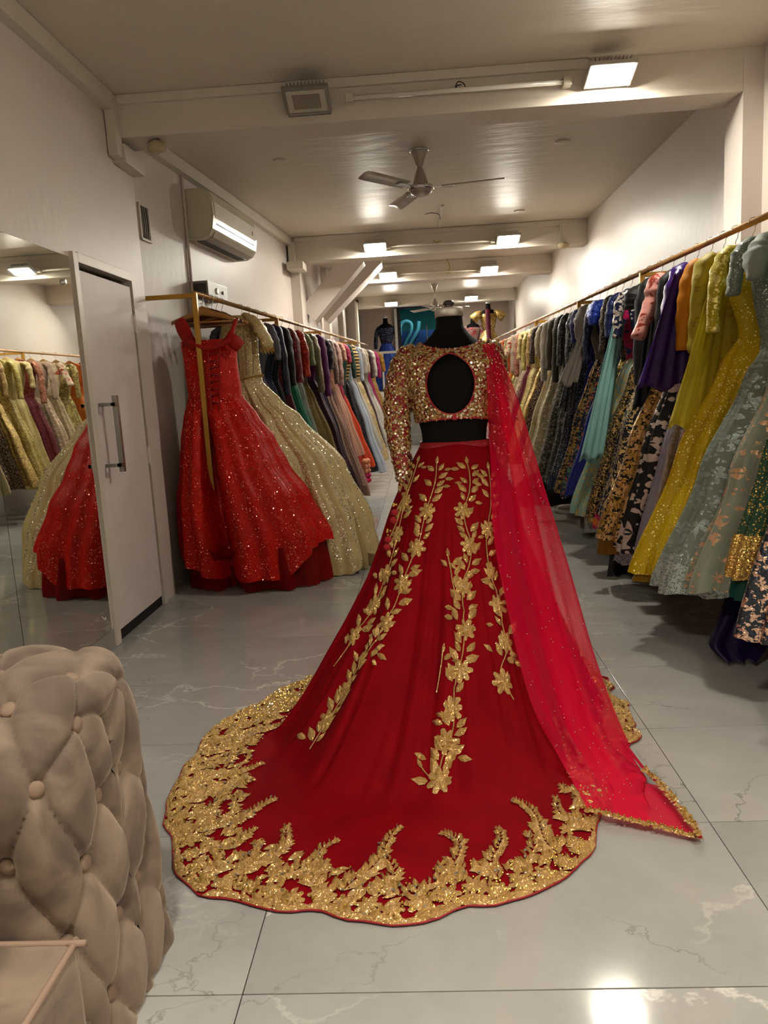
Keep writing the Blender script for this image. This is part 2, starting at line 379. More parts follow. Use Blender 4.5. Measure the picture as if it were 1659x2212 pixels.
# concrete braces slanting up from the left wall
struct('trim_brace', (lambda b: (prism(b, [(-1.33, 9.3, 2.24), (-1.18, 9.3, 2.08), (-.56, 9.3, 2.72), (-.88, 9.3, 2.72)], (0, .3, 0)), b)[1])(bmesh.new()), WHITE)
struct('trim_brace', (lambda b: (prism(b, [(-1.30, 10.4, 2.36), (-1.17, 10.4, 2.16), (-.40, 10.4, 2.86), (-.40, 10.4, 2.96), (-.70, 10.4, 2.96)], (0, .45, 0)), b)[1])(bmesh.new()), WHITE)
# the back of the shop: raised street-level platform, steps, side walls
STEP = plain('step_stone', '8a8883', .25, var=.2, vscale=4)
bm = bmesh.new()
box(bm, (-1.4, 17.75, 0), (2.2, 19.4, 1.16)); box(bm, (-1.4, 16.62, 0), (-.42, 17.75, 1.16)); box(bm, (1.0, 16.62, 0), (2.2, 17.75, 1.16))
struct('floor_platform', bm, WHITE)
st = struct('floor_steps', B((-.42, 16.62, -.1), (1.0, 16.9, .0)), STEP)
for i in range(5): obj('step', B((-.41, 16.62 + .225 * i, .002), (.99, 17.74, .22 * (i + 1)), .006), STEP, st)
struct('wall_back_left', B((-1.6, 15.2, 0), (-1.4, 19.4, 3.3)), WHITE)
struct('wall_back_right', B((2.2, 15.2, 0), (2.4, 19.4, 3.3)), WHITE)
struct('ceiling_back', B((-1.6, 15.15, 3.2), (2.4, 19.4, 3.3)), CEIL)
struct('wall_back', (lambda b: (box(b, (-1.5, 18.7, 1.16), (-.42, 18.9, 3.2)), box(b, (.52, 18.7, 1.16), (2.3, 18.9, 3.2)), b)[2])(bmesh.new()), plain('back_plaster', 'c9b6a8', .6))
win = struct('window_1', (lambda b: (box(b, (-.47, 18.6, 1.16), (-.34, 18.7, 3.15)), box(b, (.50, 18.6, 1.16), (.54, 18.7, 3.15)), box(b, (-.34, 18.6, 3.05), (.5, 18.7, 3.15)), b)[3])(bmesh.new()), plain('window_metal', '1d1a1c', .4))
m, nt, b_ = newmat('shop_glass'); b_.inputs['Base Color'].default_value = (.55, .8, .8, 1); b_.inputs['Roughness'].default_value = .03; b_.inputs['Transmission Weight'].default_value = 1; b_.inputs['IOR'].default_value = 1.1
obj('pane', B((-.33, 18.64, 1.2), (.50, 18.65, 3.04)), m, win)
obj('pull_handle', (lambda b: (tube(b, [(.27, 18.6, 2.05), (.27, 18.58, 2.1), (.27, 18.58, 2.6), (.27, 18.6, 2.65)], .012), b)[1])(bmesh.new()), plain('chrome', 'd8d8d6', .18, 1.0), win)
struct('ceiling_slot', B((-2.1, 15.1, 2.95), (2.4, 15.2, 3.3)), CEIL)
CHROME = MATS['chrome']
# backdrop in the street: a printed banner
PLA_ = plain('lamp_grey', '77776f', .5)
bn = obj('banner', B((-1.1, 19.9, -.5), (1.4, 19.93, 2.62)), plain('banner_blue', '2f4a86', .55)); tag(bn, 'blue printed banner with pale cursive letters seen through the shop window', 'banner')
def letters(pts, r):
    bm = bmesh.new(); tube(bm, smooth_path(pts, 8), r, 8, flat=1.0); return bm
LT = plain('banner_cyan', '7fc8d4', .5)
P_ = lambda px, py: atY(px, py, 19.86)
obj('letter', letters([P_(865, 724), P_(866, 702), P_(877, 694), P_(888, 700), P_(887, 718), P_(879, 735), P_(872, 752)], .042), LT, bn)
obj('letter', letters([P_(905, 694), P_(903, 712), P_(895, 728), P_(884, 748)], .045), LT, bn)
sl = empty('banner_fill_lamp', (.4, 19.35, 3.35), 0, 'added lamp, out of view, that lights the banner', 'lamp'); obj('lamp_head', B((-.3, -.06, 0), (.3, .06, .05), .01), PLA_, sl); obj('lamp_glass', B((-.28, -.05, -.006), (.28, .05, -.001)), emit('banner_fill_glow', (.8, .95, 1, 1), 60.0), sl)  # added lamp out of view, put in to brighten the banner
up = obj('street_wall', B((-3, 21.5, -.5), (3.5, 21.6, 5)), plain('street_teal', '3f8f86', .8, var=.4, vscale=3)); up['kind'] = 'structure'
up.name = 'wall_street'
# ---------------------------------------------------------------- door, mirror, fittings on the left wall
PAINTW = plain('door_gloss', 'ded4cf', .5, var=.05, vscale=12, spec=.3)
dr = struct('door_1', B((-1.69, 3.885, .065), (-1.648, 4.565, 1.92), .003), PAINTW)
STEEL = plain('brushed_steel', '9a9894', .28, 1.0, bump=.15, bscale=200)
bm = bmesh.new(); box(bm, (-1.593, 3.975, .90), (-1.567, 4.003, 1.30), .002); box(bm, (-1.648, 3.93, .93), (-1.567, 3.946, .948)); box(bm, (-1.583, 3.93, .93), (-1.567, 3.98, .948)); box(bm, (-1.648, 3.93, 1.245), (-1.567, 3.946, 1.263)); box(bm, (-1.583, 3.93, 1.245), (-1.567, 3.98, 1.263))
obj('door_handle', bm, STEEL, dr)
for z in (1.66, .88):
    bm = bmesh.new(); tube(bm, [(-1.644, 4.58, z), (-1.644, 4.58, z + .11)], .009, 10); box(bm, (-1.652, 4.565, z + .01), (-1.645, 4.6, z + .1)); obj('hinge', bm, PAINTW, dr)
fr = bmesh.new()
box(fr, (-1.70, 3.815, 0), (-1.64, 3.87, 2.0), .003); box(fr, (-1.70, 4.585, 0), (-1.64, 4.635, 2.0), .003); box(fr, (-1.70, 3.87, 1.955), (-1.64, 4.585, 2.005), .003)
obj('door_frame', fr, TRIM, dr)
obj('threshold_gap', B((-1.80, 3.87, .001), (-1.66, 4.585, .064)), DARK, dr)
struct('baseboard_left', B((-1.668, 3.30, 0), (-1.652, 3.815, .095), .002), plain('skirting_marble', '9d968c', .3, var=.2))
m, nt, b_ = newmat('mirror_silver'); b_.inputs['Base Color'].default_value = (.80, .83, .78, 1); b_.inputs['Metallic'].default_value = 1; b_.inputs['Roughness'].default_value = .012
MIR = m
mi = empty('wall_mirror', (-1.655, 2.2, .1), 0, 'large frameless wall mirror of two sheets left of the white door', 'mirror')
for y0, y1 in ((.9, 2.934), (2.938, 3.79)):
    o = obj('mirror_sheet', B((-.004, y0 - 2.2, 0), (.002, y1 - 2.2, 1.87)), MIR, mi)
for y, z in ((3.72, .08), (3.70, 1.74), (3.05, .08), (3.05, 1.74)):
    bm = bmesh.new(); lathe(bm, [(0, .014), (.010, .013), (.013, .006), (.013, 0)], n=12)
    o = obj('mirror_screw', bm, CHROME, mi); o.rotation_euler = (0, PI / 2, 0); o.location = (.002, y - 2.2, z)
# ventilation opening
v = empty('wall_vent', wl(5.14, 2.28), 0, 'small open ventilation hole with bent bars high in the left wall', 'vent')
v.rotation_euler[2] = -math.atan(.0923)
obj('vent_frame', (lambda b: (box(b, (0, -.075, 0), (.012, -.06, .23)), box(b, (0, .06, 0), (.012, .075, .23)), box(b, (0, -.075, .215), (.012, .075, .23)), box(b, (0, -.075, 0), (.012, .075, .015)), b)[4])(bmesh.new()), TRIM, v)
obj('vent_back', B((.0005, -.06, .015), (.003, .06, .215)), plain('vent_recess_shade', '3a3026', .9, var=.6, vscale=40), v)  # flat mottled sheet; the shade of the recess is in its dark colour
bm = bmesh.new()
for i in range(4): tube(bm, smooth_path([(.006, -.055 + .03 * i, .02), (.009, -.04 + .03 * i, .1), (.006, -.05 + .032 * i, .21)], 4), .004, 6)
obj('vent_bars', bm, plain('old_wire', '8c8478', .5), v)
# electrical boxes
PLA = plain('grey_plastic', '9a9a92', .4); PLW = plain('ivory_plastic', 'c9c2b0', .35)
s = empty('voltage_stabiliser', wl(6.1, 2.0, .0), -math.atan(.0923), 'grey voltage stabiliser box with dials above the clothes rail corner', 'electric box')
obj('casing', B((.005, -.24, 0), (.13, .2, .12), .008), PLA, s)
obj('dial_panel', B((.02, -.247, .02), (.115, -.239, .1), .002), plain('panel_dark', '43443f', .3), s)
bm = bmesh.new(); lathe(bm, [(0, .01), (.022, .009), (.026, 0)], n=16); o = obj('dial', bm, plain('dial_white', 'e8e6dd', .3), s); o.rotation_euler = (0, PI / 2, 0); o.location = (.13, -.05, .06)
bm = bmesh.new(); lathe(bm, [(0, .01), (.012, .009), (.014, 0)], n=12); o = obj('knob', bm, plain('knob_black', '191919', .3), s); o.rotation_euler = (0, PI / 2, 0); o.location = (.13, .08, .06)
s = empty('switch_box', wl(5.86, 1.84), -math.atan(.0923), 'ivory switch box under the grey stabiliser on the conduit', 'electric box')
obj('box_body', B((.003, -.10, 0), (.06, .09, .15), .006), PLW, s); obj('switch', B((.058, -.06, .05), (.07, -.02, .11), .003), PLA, s); obj('socket_plate', B((.058, 0, .03), (.064, .07, .12), .003), PLW, s)
# air conditioner
a = empty('air_conditioner', wl(5.88, 2.42), -math.atan(.0923), 'ivory split air conditioner high on the left wall', 'air conditioner')
pr = [(0, 0), (.11, .0), (.165, .025), (.195, .07), (.21, .16), (.205, .26), (.175, .335), (.13, .36), (0, .36)]
IV = plain('ac_ivory', 'd2cdb6', .28, coat=.4)
bm = bmesh.new(); prism(bm, [(x, 0, z) for x, z in pr], (0, 1.1, 0)); bmesh.ops.bevel(bm, geom=[e for e in bm.edges if abs(e.verts[0].co.y - e.verts[1].co.y) < 1e-4], offset=.012, segments=2, affect='EDGES')
obj('ac_body', bm, IV, a)
obj('front_panel', (lambda b: (prism(b, [(.196, .05, .12), (.2135, .05, .16), (.2095, .05, .262), (.178, .05, .34), (.172, .05, .336), (.202, .05, .26), (.206, .05, .16), (.19, .05, .12)], (0, 1.0, 0)), b)[1])(bmesh.new()), IV, a)
obj('air_slot', (lambda b: (prism(b, [(.19, .08, .075), (.204, .08, .115), (.199, .08, .118), (.186, .08, .078)], (0, .94, 0)), b)[1])(bmesh.new()), plain('slot_dark', '2a2925', .5), a)
obj('louvre', (lambda b: (prism(b, [(.125, .08, .002), (.17, .08, .02), (.19, .08, .055), (.186, .08, .058), (.166, .08, .026), (.124, .08, .008)], (0, .94, 0)), b)[1])(bmesh.new()), plain('louvre_cream', 'b5b09c', .35), a)
obj('lower_slot', B((.04, .08, -.003), (.115, 1.02, .004)), plain('slot_dark', '2a2925', .5), a)
bm = bmesh.new(); lathe(bm, [(0, .002), (.016, .002), (.017, 0)], n=14); o = obj('sticker', bm, plain('sticker_pink', 'c98f7a', .5), a); o.rotation_euler = (0, PI / 2, 0); o.location = (.2145, .97, .2)
# plaster lumps and ceiling roses
bm = bmesh.new(); ball(bm, (-1.43, 4.62, 2.69), .05, (1, 1, .8), 2)
for v_ in bm.verts: v_.co += Vector((noise.noise(v_.co * 30), noise.noise(v_.co * 30 + Vector((5, 0, 0))), noise.noise(v_.co * 30 + Vector((0, 7, 0))))) * .02
tag(obj('plaster_patch', bm, plain('plaster_rough', 'b8a888', .9, bump=.5), None, True), 'rough plaster lump under the left end of the nearest beam', 'plaster patch')
bm = bmesh.new(); ball(bm, (1.66, 8.84, 2.68), .05, (1.3, 1, .7), 2); tag(obj('plaster_patch', bm, MATS['plaster_rough'], None, True), 'small plaster lump at the right end of the second beam', 'plaster patch')
for (px, py), lab in (((1215, 305), 'round cover plate on the ceiling right of the near fan'), ((606, 346), 'round cover plate on the ceiling left of the near fan'), ((1122, 455), 'round cover plate on the ceiling before the second beam')):
    p = atZ(px, py, ZC); bm = bmesh.new(); lathe(bm, [(.055, 0), (.055, -.006), (.045, -.010), (0, -.010)], tuple(p), 20); tag(obj('cover_plate', bm, CEIL, None, True), lab, 'cover plate')
WIRE = plain('black_wire', '1c1815', .5)
def wire(pts, r, lab, mat=WIRE, nm='loose_wire'):
    bm = bmesh.new(); tube(bm, smooth_path(pts, 5), r, 6); return tag(obj(nm, bm, mat, None, True), lab, 'wire')
wire([atZ(918, 464, 2.945), atZ(930, 460, 2.935), atZ(948, 463, 2.94), atZ(951, 474, 2.93)], .004, 'short black wire end hanging from the ceiling behind the near fan')
wire([atY(983, 190, 4.52), atY(990, 176, 4.52), atY(1003, 182, 4.51), atY(1003, 194, 4.5), atY(990, 196, 4.5), atY(986, 186, 4.5), atY(996, 183, 4.51)], .003, 'coiled loose wire above the middle of the tube light')
wire([atY(966, 560, 11.06), atY(972, 580, 11.06), atY(962, 588, 11.05), atY(974, 590, 11.06)], .006, 'loose wire looped on the third ceiling beam', plain('yellow_wire', 'b39a2c', .5))
wire([atY(936, 519, 8.82), atY(943, 523, 8.8), atY(952, 520, 8.82)], .006, 'short yellow wire end on the second ceiling beam', MATS['yellow_wire'])
# cctv domes
p = atY(771, 651, 14.8); bm = bmesh.new(); ball(bm, p, .035, sub=2); tag(obj('camera_dome', bm, WIRE, None, True), 'small black camera at the left end of the farthest beam', 'camera')
# ---------------------------------------------------------------- lamps
ALU = plain('cast_alu', 'b8b3aa', .4, .3); ALUD = plain('cast_alu_dark', '8c8980', .45, .3)
GLOW = emit('flood_glow', (1.0, .93, .80, 1), LAMP_POWER)
def floodlight(x, y, z, lab, on=True, s=1.0, tilt=.42, wd=.25, glow=None):
    """flood on the front face of a beam; the glass looks down and a little towards the room's front"""
    t = empty('floodlight', (x, y, z), 0, lab, 'floodlight'); t.rotation_euler = (-tilt, 0, 0)
    t.scale = (s, s, s); h = wd / 2; m_ = ALU if on else ALUD
    bm = bmesh.new(); box(bm, (-h, -.09, -.012), (h, .09, .012), .005); obj('housing', bm, m_, t)
    bm = bmesh.new(); box(bm, (-h * .82, -.065, .012), (h * .82, .065, .02))
    for i in range(11):
        xx = -h * .8 + i * h * .16; box(bm, (xx - .003, -.062, .018), (xx + .003, .062, .055))
    obj('heat_sink', bm, m_, t)
    obj('glass', B((-h * .84, -.074, -.0165), (h * .84, .074, -.0125)), (glow or GLOW) if on else plain('glass_off', 'bdbab0', .12, .0, coat=1.0), t)
    if not on: obj('led_plate', B((-h * .6, -.05, -.018), (h * .6, .05, -.0166)), plain('led_plate', '8d8a80', .3, .3), t)
    bm = bmesh.new(); tube(bm, smooth_path([(.01, .05, .05), (.015, .075, .09), (.03, .085, .06), (.04, .09, .095)], 4), .006, 6); obj('cable', bm, WIRE, t)
    bm = bmesh.new(); box(bm, (-h * .95, .06, .0), (-h * .9, .13, .02)); box(bm, (h * .9, .06, .0), (h * .95, .13, .02)); box(bm, (-h * .95, .118, -.0), (h * .95, .13, .02)); obj('bracket', bm, m_, t)
    return t
floodlight(1.095, 4.44, 2.83, 'brightly lit floodlight at the right end of the nearest beam', tilt=.31)
floodlight(-.525, 4.44, 2.82, 'unlit grey floodlight left of the tube on the nearest beam', False)
def lampat(px, py, Y): p = atY(px, py, Y); return p.x, p.y, p.z
for (px, py, Y, s, lab) in ((810, 532, 8.74, 1, 'lit floodlight at the left of the second beam'), (1098, 515, 8.74, 1, 'lit floodlight at the right of the second beam'),
                            (838, 593, 10.99, 1, 'lit floodlight at the left of the third beam'), (1057, 580, 10.99, 1, 'lit floodlight at the right of the third beam'),
                            (845, 656, 14.79, 1, 'lit floodlight at the left of the farthest beam'), (1018, 643, 14.79, 1, 'lit floodlight at the right of the farthest beam')):
    x, y, z = lampat(px, py, Y); floodlight(x, y, z, lab, True, s, .3)
GLOW2 = emit('flood_glow_near', (1.0, .94, .82, 1), LAMP_POWER * 2.05)
floodlight(-.55, .64, 2.83, 'lit floodlight overhead, left of the two above the sofa', glow=GLOW2); floodlight(1.1, .64, 2.83, 'lit floodlight overhead, right of the two above the sofa', glow=GLOW2)
# tube light on the nearest beam, and bare battens beyond
def batten(a_, b__, r, lab, full=True):
    a_, b__ = Vector(a_), Vector(b__); t = empty('tube_light', a_, 0, lab, 'tube light'); d = b__ - a_
    bm = bmesh.new(); tube(bm, [(0, 0, 0), d], r, 10); obj('glass_tube' if full else 'batten_rail', bm, plain('tube_glass', 'e6e2d8', .12, coat=.8) if full else PLW, t, True)
    for q in (Vector((0, 0, 0)), d):
        obj('end_holder', B(q - Vector((.022, .02, .022)), q + Vector((.022, .045, .022)), .004), PLW, t)
    if full:
        obj('batten', B((0, .018, .002), (d.x, .04, d.z + .026 if d.z > 0 else .026)), plain('batten_white', 'd6d1c4', .3), t)
floodlight(.9, 17.0, 3.14, 'added floodlight, out of view, that lights the street end', True, 1, 0)  # added flood, hidden above the far beam, lifts the dark back area
batten((-.30, 4.505, 2.83), (.88, 4.505, 2.83), .013, 'long unlit tube light on the nearest beam')
batten(atY(838, 532, 8.8), atY(1064, 520, 8.8), .012, 'bare tube batten between the lamps of the second beam', False)
batten(atY(858, 592, 11.05), atY(1036, 583, 11.05), .012, 'bare tube batten between the lamps of the third beam', False)
# ceiling fans
FANM = plain('fan_beige', 'a89e90', .3, .15, coat=.5); FANB = plain('fan_blade', 'c2b9ab', .35, .2)
def fan(x, y, zs, lab, rots):
    t = empty('ceiling_fan', (x, y, ZC), 0, lab, 'ceiling fan')
    bm = bmesh.new(); lathe(bm, [(.0, 0), (.066, 0), (.068, -.008), (.05, -.05), (.028, -.11), (.012, -.135), (0, -.136)], n=24); obj('canopy', bm, FANM, t, True)
    bm = bmesh.new(); lathe(bm, [(.068, -.001), (.071, -.006), (.068, -.013)], n=24); obj('chrome_ring', bm, CHROME, t, True)
    bm = bmesh.new(); tube(bm, [(0, 0, -.13), (0, 0, -.17 - zs)], .009, 10); obj('down_rod', bm, CHROME, t, True)
    z0 = -.15 - zs
    bm = bmesh.new(); lathe(bm, [(.011, z0), (.022, z0 - .02), (.042, z0 - .07), (.054, z0 - .115), (.058, z0 - .14)], n=24); obj('motor_cover', bm, FANM, t, True)
    bm = bmesh.new(); lathe(bm, [(.058, z0 - .137), (.092, z0 - .142), (.1, z0 - .155), (.096, z0 - .168), (.085, z0 - .172)], n=28); obj('chrome_rim', bm, CHROME, t, True)
    bm = bmesh.new(); lathe(bm, [(.086, z0 - .168), (.078, z0 - .19), (.05, z0 - .208), (0, z0 - .214)], n=28); obj('motor_bowl', bm, FANM, t, True)
    for r in rots:
        bm = bmesh.new(); rows = []
        for i in range(9):
            u = i / 8; xx = .16 + u * .45; hw = .048 + .012 * u; hw *= (1 if u < .95 else .8)
            rows.append([Vector((xx, yy * hw, z0 - .155 + yy * .014 + dz)) for yy, dz in ((-1, 0), (-.5, .006), (0, .008), (.5, .006), (1, 0), (1, -.002), (0, .005), (-1, -.002))])
        loft(bm, rows, True, True, True); b = obj('blade', bm, FANB, t, True); b.rotation_euler = (0, 0, r)
        bm = bmesh.new(); box(bm, (.085, -.014, z0 - .163), (.25, .014, z0 - .157), .002); box(bm, (.16, -.03, z0 - .163), (.25, -.018, z0 - .157)); box(bm, (.16, .018, z0 - .163), (.25, .03, z0 - .157)); obj('blade_arm', bm, CHROME, b)
R_ = math.radians
fan(.09, 5.95, -.04, 'beige ceiling fan with three blades in front of the second beam', (R_(-10), R_(-130), R_(110)))
f2 = atZ(938, 612, ZC); f2 = Vector((f2.x, f2.y))
fan(f2.x, f2.y, .1, 'far ceiling fan between the third and farthest beams', (.25, 2.3, 4.4))
# ---------------------------------------------------------------- mannequin with the bridal outfit
MX, MY = .13, 3.0
VELB = plain('black_velvet', '060606', .75, sheen=.04, spec=.15)
SEC = [(1.03, .122, .088, 0), (1.08, .125, .09, 0), (1.14, .138, .097, 0), (1.20, .152, .104, -.002), (1.27, .166, .106, -.006), (1.33, .174, .10, -.006), (1.365, .170, .088, 0),
       (1.39, .148, .074, .004), (1.41, .118, .064, .008), (1.43, .090, .058, .010), (1.45, .070, .054, .012), (1.475, .052, .050, .012), (1.525, .049, .048, .012)]
def torso_pt(th, z, off=0.0):
    hw, hd, cy_ = interp(SEC, z); c, s = math.cos(th), math.sin(th); e = .86
    return Vector((MX + (hw + off) * math.copysign(abs(c) ** e, c), MY + cy_ + (hd + off) * math.copysign(abs(s) ** e, s), z))
mq = empty('dress_form', (MX, MY, 0), 0, 'headless black velvet dress form with a silver neck cap, in the middle of the shop', 'mannequin')
off = Vector((-MX, -MY, 0))
zs = [.86 + .02 * i for i in range(9)] + [1.04 + .012 * i for i in range(40)] + [1.515]
SEC2 = SEC
bm = bmesh.new()
rings = []
for z in zs:
    if z < 1.03: rings.append([torso_pt(2 * PI * k / 64, 1.03, (1.03 - z) * .12) * 1 + Vector((0, 0, z - 1.03)) + off for k in range(64)])
    else: rings.append([torso_pt(2 * PI * k / 64, z) + off for k in range(64)])
loft(bm, rings, cap0=True, cap1=True); obj('torso', bm, VELB, mq, True)
bm = bmesh.new(); lathe(bm, [(.0, 1.512), (.054, 1.512), (.054, 1.541), (.051, 1.545), (0, 1.545)], (0, .012, 0), 36); obj('neck_cap', bm, plain('cap_silver', 'd9d6d0', .42, .8, bump=.1, bscale=90), mq, True)
bm = bmesh.new(); lathe(bm, [(.018, 1.545), (.020, 1.549), (.015, 1.553), (.021, 1.558), (.022, 1.565), (.016, 1.572), (0, 1.575)], (0, .012, 0), 20); obj('finial', bm, plain('finial_wood', '2c0b0c', .25, coat=.6), mq, True)
bm = bmesh.new(); tube(bm, [(0, 0, .03), (0, 0, .9)], .018, 12); obj('stand_pole', bm, CHROME, mq, True)
bm = bmesh.new(); lathe(bm, [(.0, .03), (.03, .03), (.16, .016), (.17, .004), (.17, .001)], n=32); obj('stand_base', bm, PLA, mq, True)

# ---- skirt surface (lehenga with a train)
HEM = [(-.57, 3.2), (-.69, 3.03), (-.83, 2.8), (-.86, 2.57), (-.86, 2.33), (-.82, 2.08), (-.73, 1.9), (-.62, 1.78), (-.46, 1.71), (-.29, 1.67), (-.18, 1.65), (-.03, 1.66), (.1, 1.70), (.21, 1.73), (.33, 1.82), (.44, 2.0),
       (.55, 2.25), (.62, 2.42), (.71, 2.58), (.73, 2.76), (.72, 2.95), (.70, 3.2), (.52, 3.48), (.13, 3.6), (-.28, 3.5)]
hp = sorted((math.atan2(y - MY, x - MX) % (2 * PI), math.hypot(x - MX, y - MY)) for x, y in HEM)
hp = [(hp[-1][0] - 2 * PI, hp[-1][1]), *hp, (hp[0][0] + 2 * PI, hp[0][1]), (hp[1][0] + 2 * PI, hp[1][1])]
def hemR(th):
    th %= 2 * PI
    for i in range(len(hp) - 1):
        if hp[i][0] <= th <= hp[i + 1][0]:
            t = (th - hp[i][0]) / (hp[i + 1][0] - hp[i][0]); p0 = hp[max(i - 1, 0)][1]; p1 = hp[i][1]; p2 = hp[i + 1][1]; p3 = hp[min(i + 2, len(hp) - 1)][1]
            r = .5 * (2 * p1 + (p2 - p0) * t + (2 * p0 - 5 * p1 + 4 * p2 - p3) * t * t + (3 * p1 - p0 - 3 * p2 + p3) * t ** 3)
            return r + .010 * math.sin(th * 17) + .007 * math.sin(th * 29 + 2) + .005 * math.sin(th * 47) + .003 * math.sin(th * 71 + 1)
    return .65
Z0 = 1.035
_cr = random.Random(21)
CREASE = [(_cr.uniform(3.0, 6.4), _cr.uniform(-.10, .10), _cr.uniform(.010, .035), _cr.choice((-1, 1)) * _cr.uniform(.25, .7)) for _ in range(34)]
def skirt_pt(th, s, lift=0.0):
    """s 0 at the waist .. 1 at the hem"""
    D = hemR(th); c, sn = math.cos(th), math.sin(th)
    r0x, r0y = .128, .098
    ex = 1.12 + 1.45 * max(0, D - .66)
    q = s
    rc = .57 + .40 * max(0, D - .62)
    z = Z0 * (max(0, 1 - D * q / rc) ** (1.34 + .22 * max(0, D - .66)))
    z = math.sqrt(z * z + (.02 * (1 - q)) ** 2)
    # blend: radius grows linearly, with a little hip curve at the top
    r = D * q
    hip = .045 * math.sin(PI * min(1, q * 4)) if q < .25 else 0
    bx = r0x * (1 - q) + r + hip * .6; by = r0y * (1 - q) + r + hip * .6
    f = math.sin(th * 11 + .6 * math.sin(th * 3)) * .6 + math.sin(th * 23 + 1.3 * math.sin(th * 5) + 2) * .35 + .35 * noise.noise(Vector((c * 3, sn * 3, s * 1.5)))
    amp = .030 * sstep(.03, .45, q) * (1 - .72 * sstep(.55, .95, q))
    cre = sum(math.exp(-(((th - c0 - w0 * (q - .5) + PI) % (2 * PI) - PI) / wd) ** 2) * g for c0, w0, wd, g in CREASE)
    f += cre * (1 - .5 * sstep(.6, .95, q))
    bx += f * amp; by += f * amp
    flat = sstep(.62, .95, q)
    z += .006 + .006 * flat * (1 + .6 * math.sin(th * 15 + q * 8) + noise.noise(Vector((c * r * 7, sn * r * 7, 0)))) + lift
    if q > .985: z = .005 + lift
    return Vector((MX + bx * c, MY + by * sn, z))
NT, NS = 520, 90
RV = newmat('ruby_velvet'); m, nt, b_ = RV; L = nt.links
cr = lin('9a0414'); b_.inputs['Roughness'].default_value = .8; b_.inputs['Specular IOR Level'].default_value = .08
b_.inputs['Sheen Weight'].default_value = .12; b_.inputs['Sheen Roughness'].default_value = .3; b_.inputs['Sheen Tint'].default_value = (.6, .01, .03, 1)
tc = N(nt, 'ShaderNodeTexCoord'); n1 = N(nt, 'ShaderNodeTexNoise', Scale=7.0, Detail=5.0, Distortion=.6); L.new(tc.outputs['Object'], n1.inputs['Vector'])
L.new(mixc(nt, n1.outputs['Fac'], lin('62000a'), lin('8a020e')), b_.inputs['Base Color'])
n2 = N(nt, 'ShaderNodeTexNoise', Scale=500.0, Detail=2.0); L.new(tc.outputs['Object'], n2.inputs['Vector']); bp = N(nt, 'ShaderNodeBump', Strength=.2, Distance=.001); L.new(n2.outputs['Fac'], bp.inputs['Height']); L.new(bp.outputs[0], b_.inputs['Normal'])
RUBY = m
lg = empty('lehenga_skirt', (MX, MY, 0), 0, 'deep red velvet bridal skirt with gold flower vines and a long round train', 'skirt')
bm = bmesh.new(); rings = [[skirt_pt(2 * PI * k / NT, (i / NS) ** 1.0) + off for k in range(NT)] for i in range(NS + 1)]
loft(bm, rings)
sk = obj('skirt_panel', bm, RUBY, lg, True)
SBVH = BVHTree.FromPolygons([v.co - off for v in sk.data.vertices], [tuple(p.vertices) for p in sk.data.polygons])
# underside lining that lies on the floor
bm = bmesh.new(); loft(bm, [[(lambda p: Vector((p.x, p.y, .0025)))(skirt_pt(2 * PI * k / 120, q)) + off for k in range(120)] for q in (.55, .8, .992)]); obj('lining', bm, plain('lining_red', '6d0410', .6), lg)
bm = bmesh.new(); loft(bm, [[torso_pt(2 * PI * k / 64, 1.03, .010 + d) * 1 + Vector((0, 0, z - 1.03)) + off for k in range(64)] for z, d in ((1.045, -.004), (1.046, .002), (1.02, .004), (.985, .012), (.984, .008))])
obj('waistband', bm, plain('band_velvet', '8e0515', .6, sheen=.4, var=.1), lg, True)
# gold applique -------------------------------------------------
GOLD = fabric('a9824a', 'f2cc88', 'dots', 300, .45, .6, .45, 0, .9, 'e3b868', .25)
PEARL = plain('gold_bead', 'c8a64a', .22, .85); MIRR = plain('mirror_chip', 'd9dde2', .1, .95)
def hit(px, py):
    v = ray(px, py).normalized(); h = SBVH.ray_cast(CAM, v); return (h[0], h[1]) if h[0] else (None, None)
def onto(p, lift=.004):
    q, n, i, d = SBVH.find_nearest(p)
    if n.dot(q - Vector((MX, MY, q.z - .25))) < 0: n = -n
    if n.z < -.2: n = -n
    return q + n * lift, n
def patch(bm, c, dirv, L_, W_, pts, lift=.004, centre=.003):
    """a flat shape laid on the skirt: pts in (along, across), a fan round its middle"""
    q, n = onto(c); u = (dirv - n * dirv.dot(n)); u = u.normalized() if u.length > 1e-6 else Vector((0, 0, -1)); v = n.cross(u)
    vs_ = []
    for a_, b__ in pts:
        P = q + u * (a_ * L_) + v * (b__ * W_); vs_.append(bm.verts.new(onto(P, lift)[0] + off))
    m_ = bm.verts.new(q + n * centre + off)
    k_ = len(vs_)
    for i in range(k_): bm.faces.new((m_, vs_[i], vs_[(i + 1) % k_]))
LEAF = [(-.5, 0), (-.25, -.34), (.08, -.42), (.32, -.2), (.55, .02), (.30, .22), (.05, .42), (-.28, .30)]
SLIM = [(-.5, .05), (-.2, -.2), (.15, -.26), (.5, .15), (.12, .1), (-.2, .2)]
def flower_pts(n=7, d=.62):
    o_ = []
    for i in range(n):
        a_ = 2 * PI * i / n
        for f_, da in ((d, -.5), (.95, -.22), (1.02, 0), (.95, .22)): o_.append((.5 * f_ * math.cos(a_ + da * 2 * PI / n), .5 * f_ * math.sin(a_ + da * 2 * PI / n)))
    return o_
FL7, FL5 = flower_pts(7), flower_pts(5, .45)
nparts = {'leaf': 0, 'flower': 0}
rnd = random.Random(3)
def bead(bm, c, r):
    q, n = onto(c, r * .6 + .005)
    for v_ in bmesh.ops.create_icosphere(bm, subdivisions=1, radius=r)['verts']: v_.co += q + off
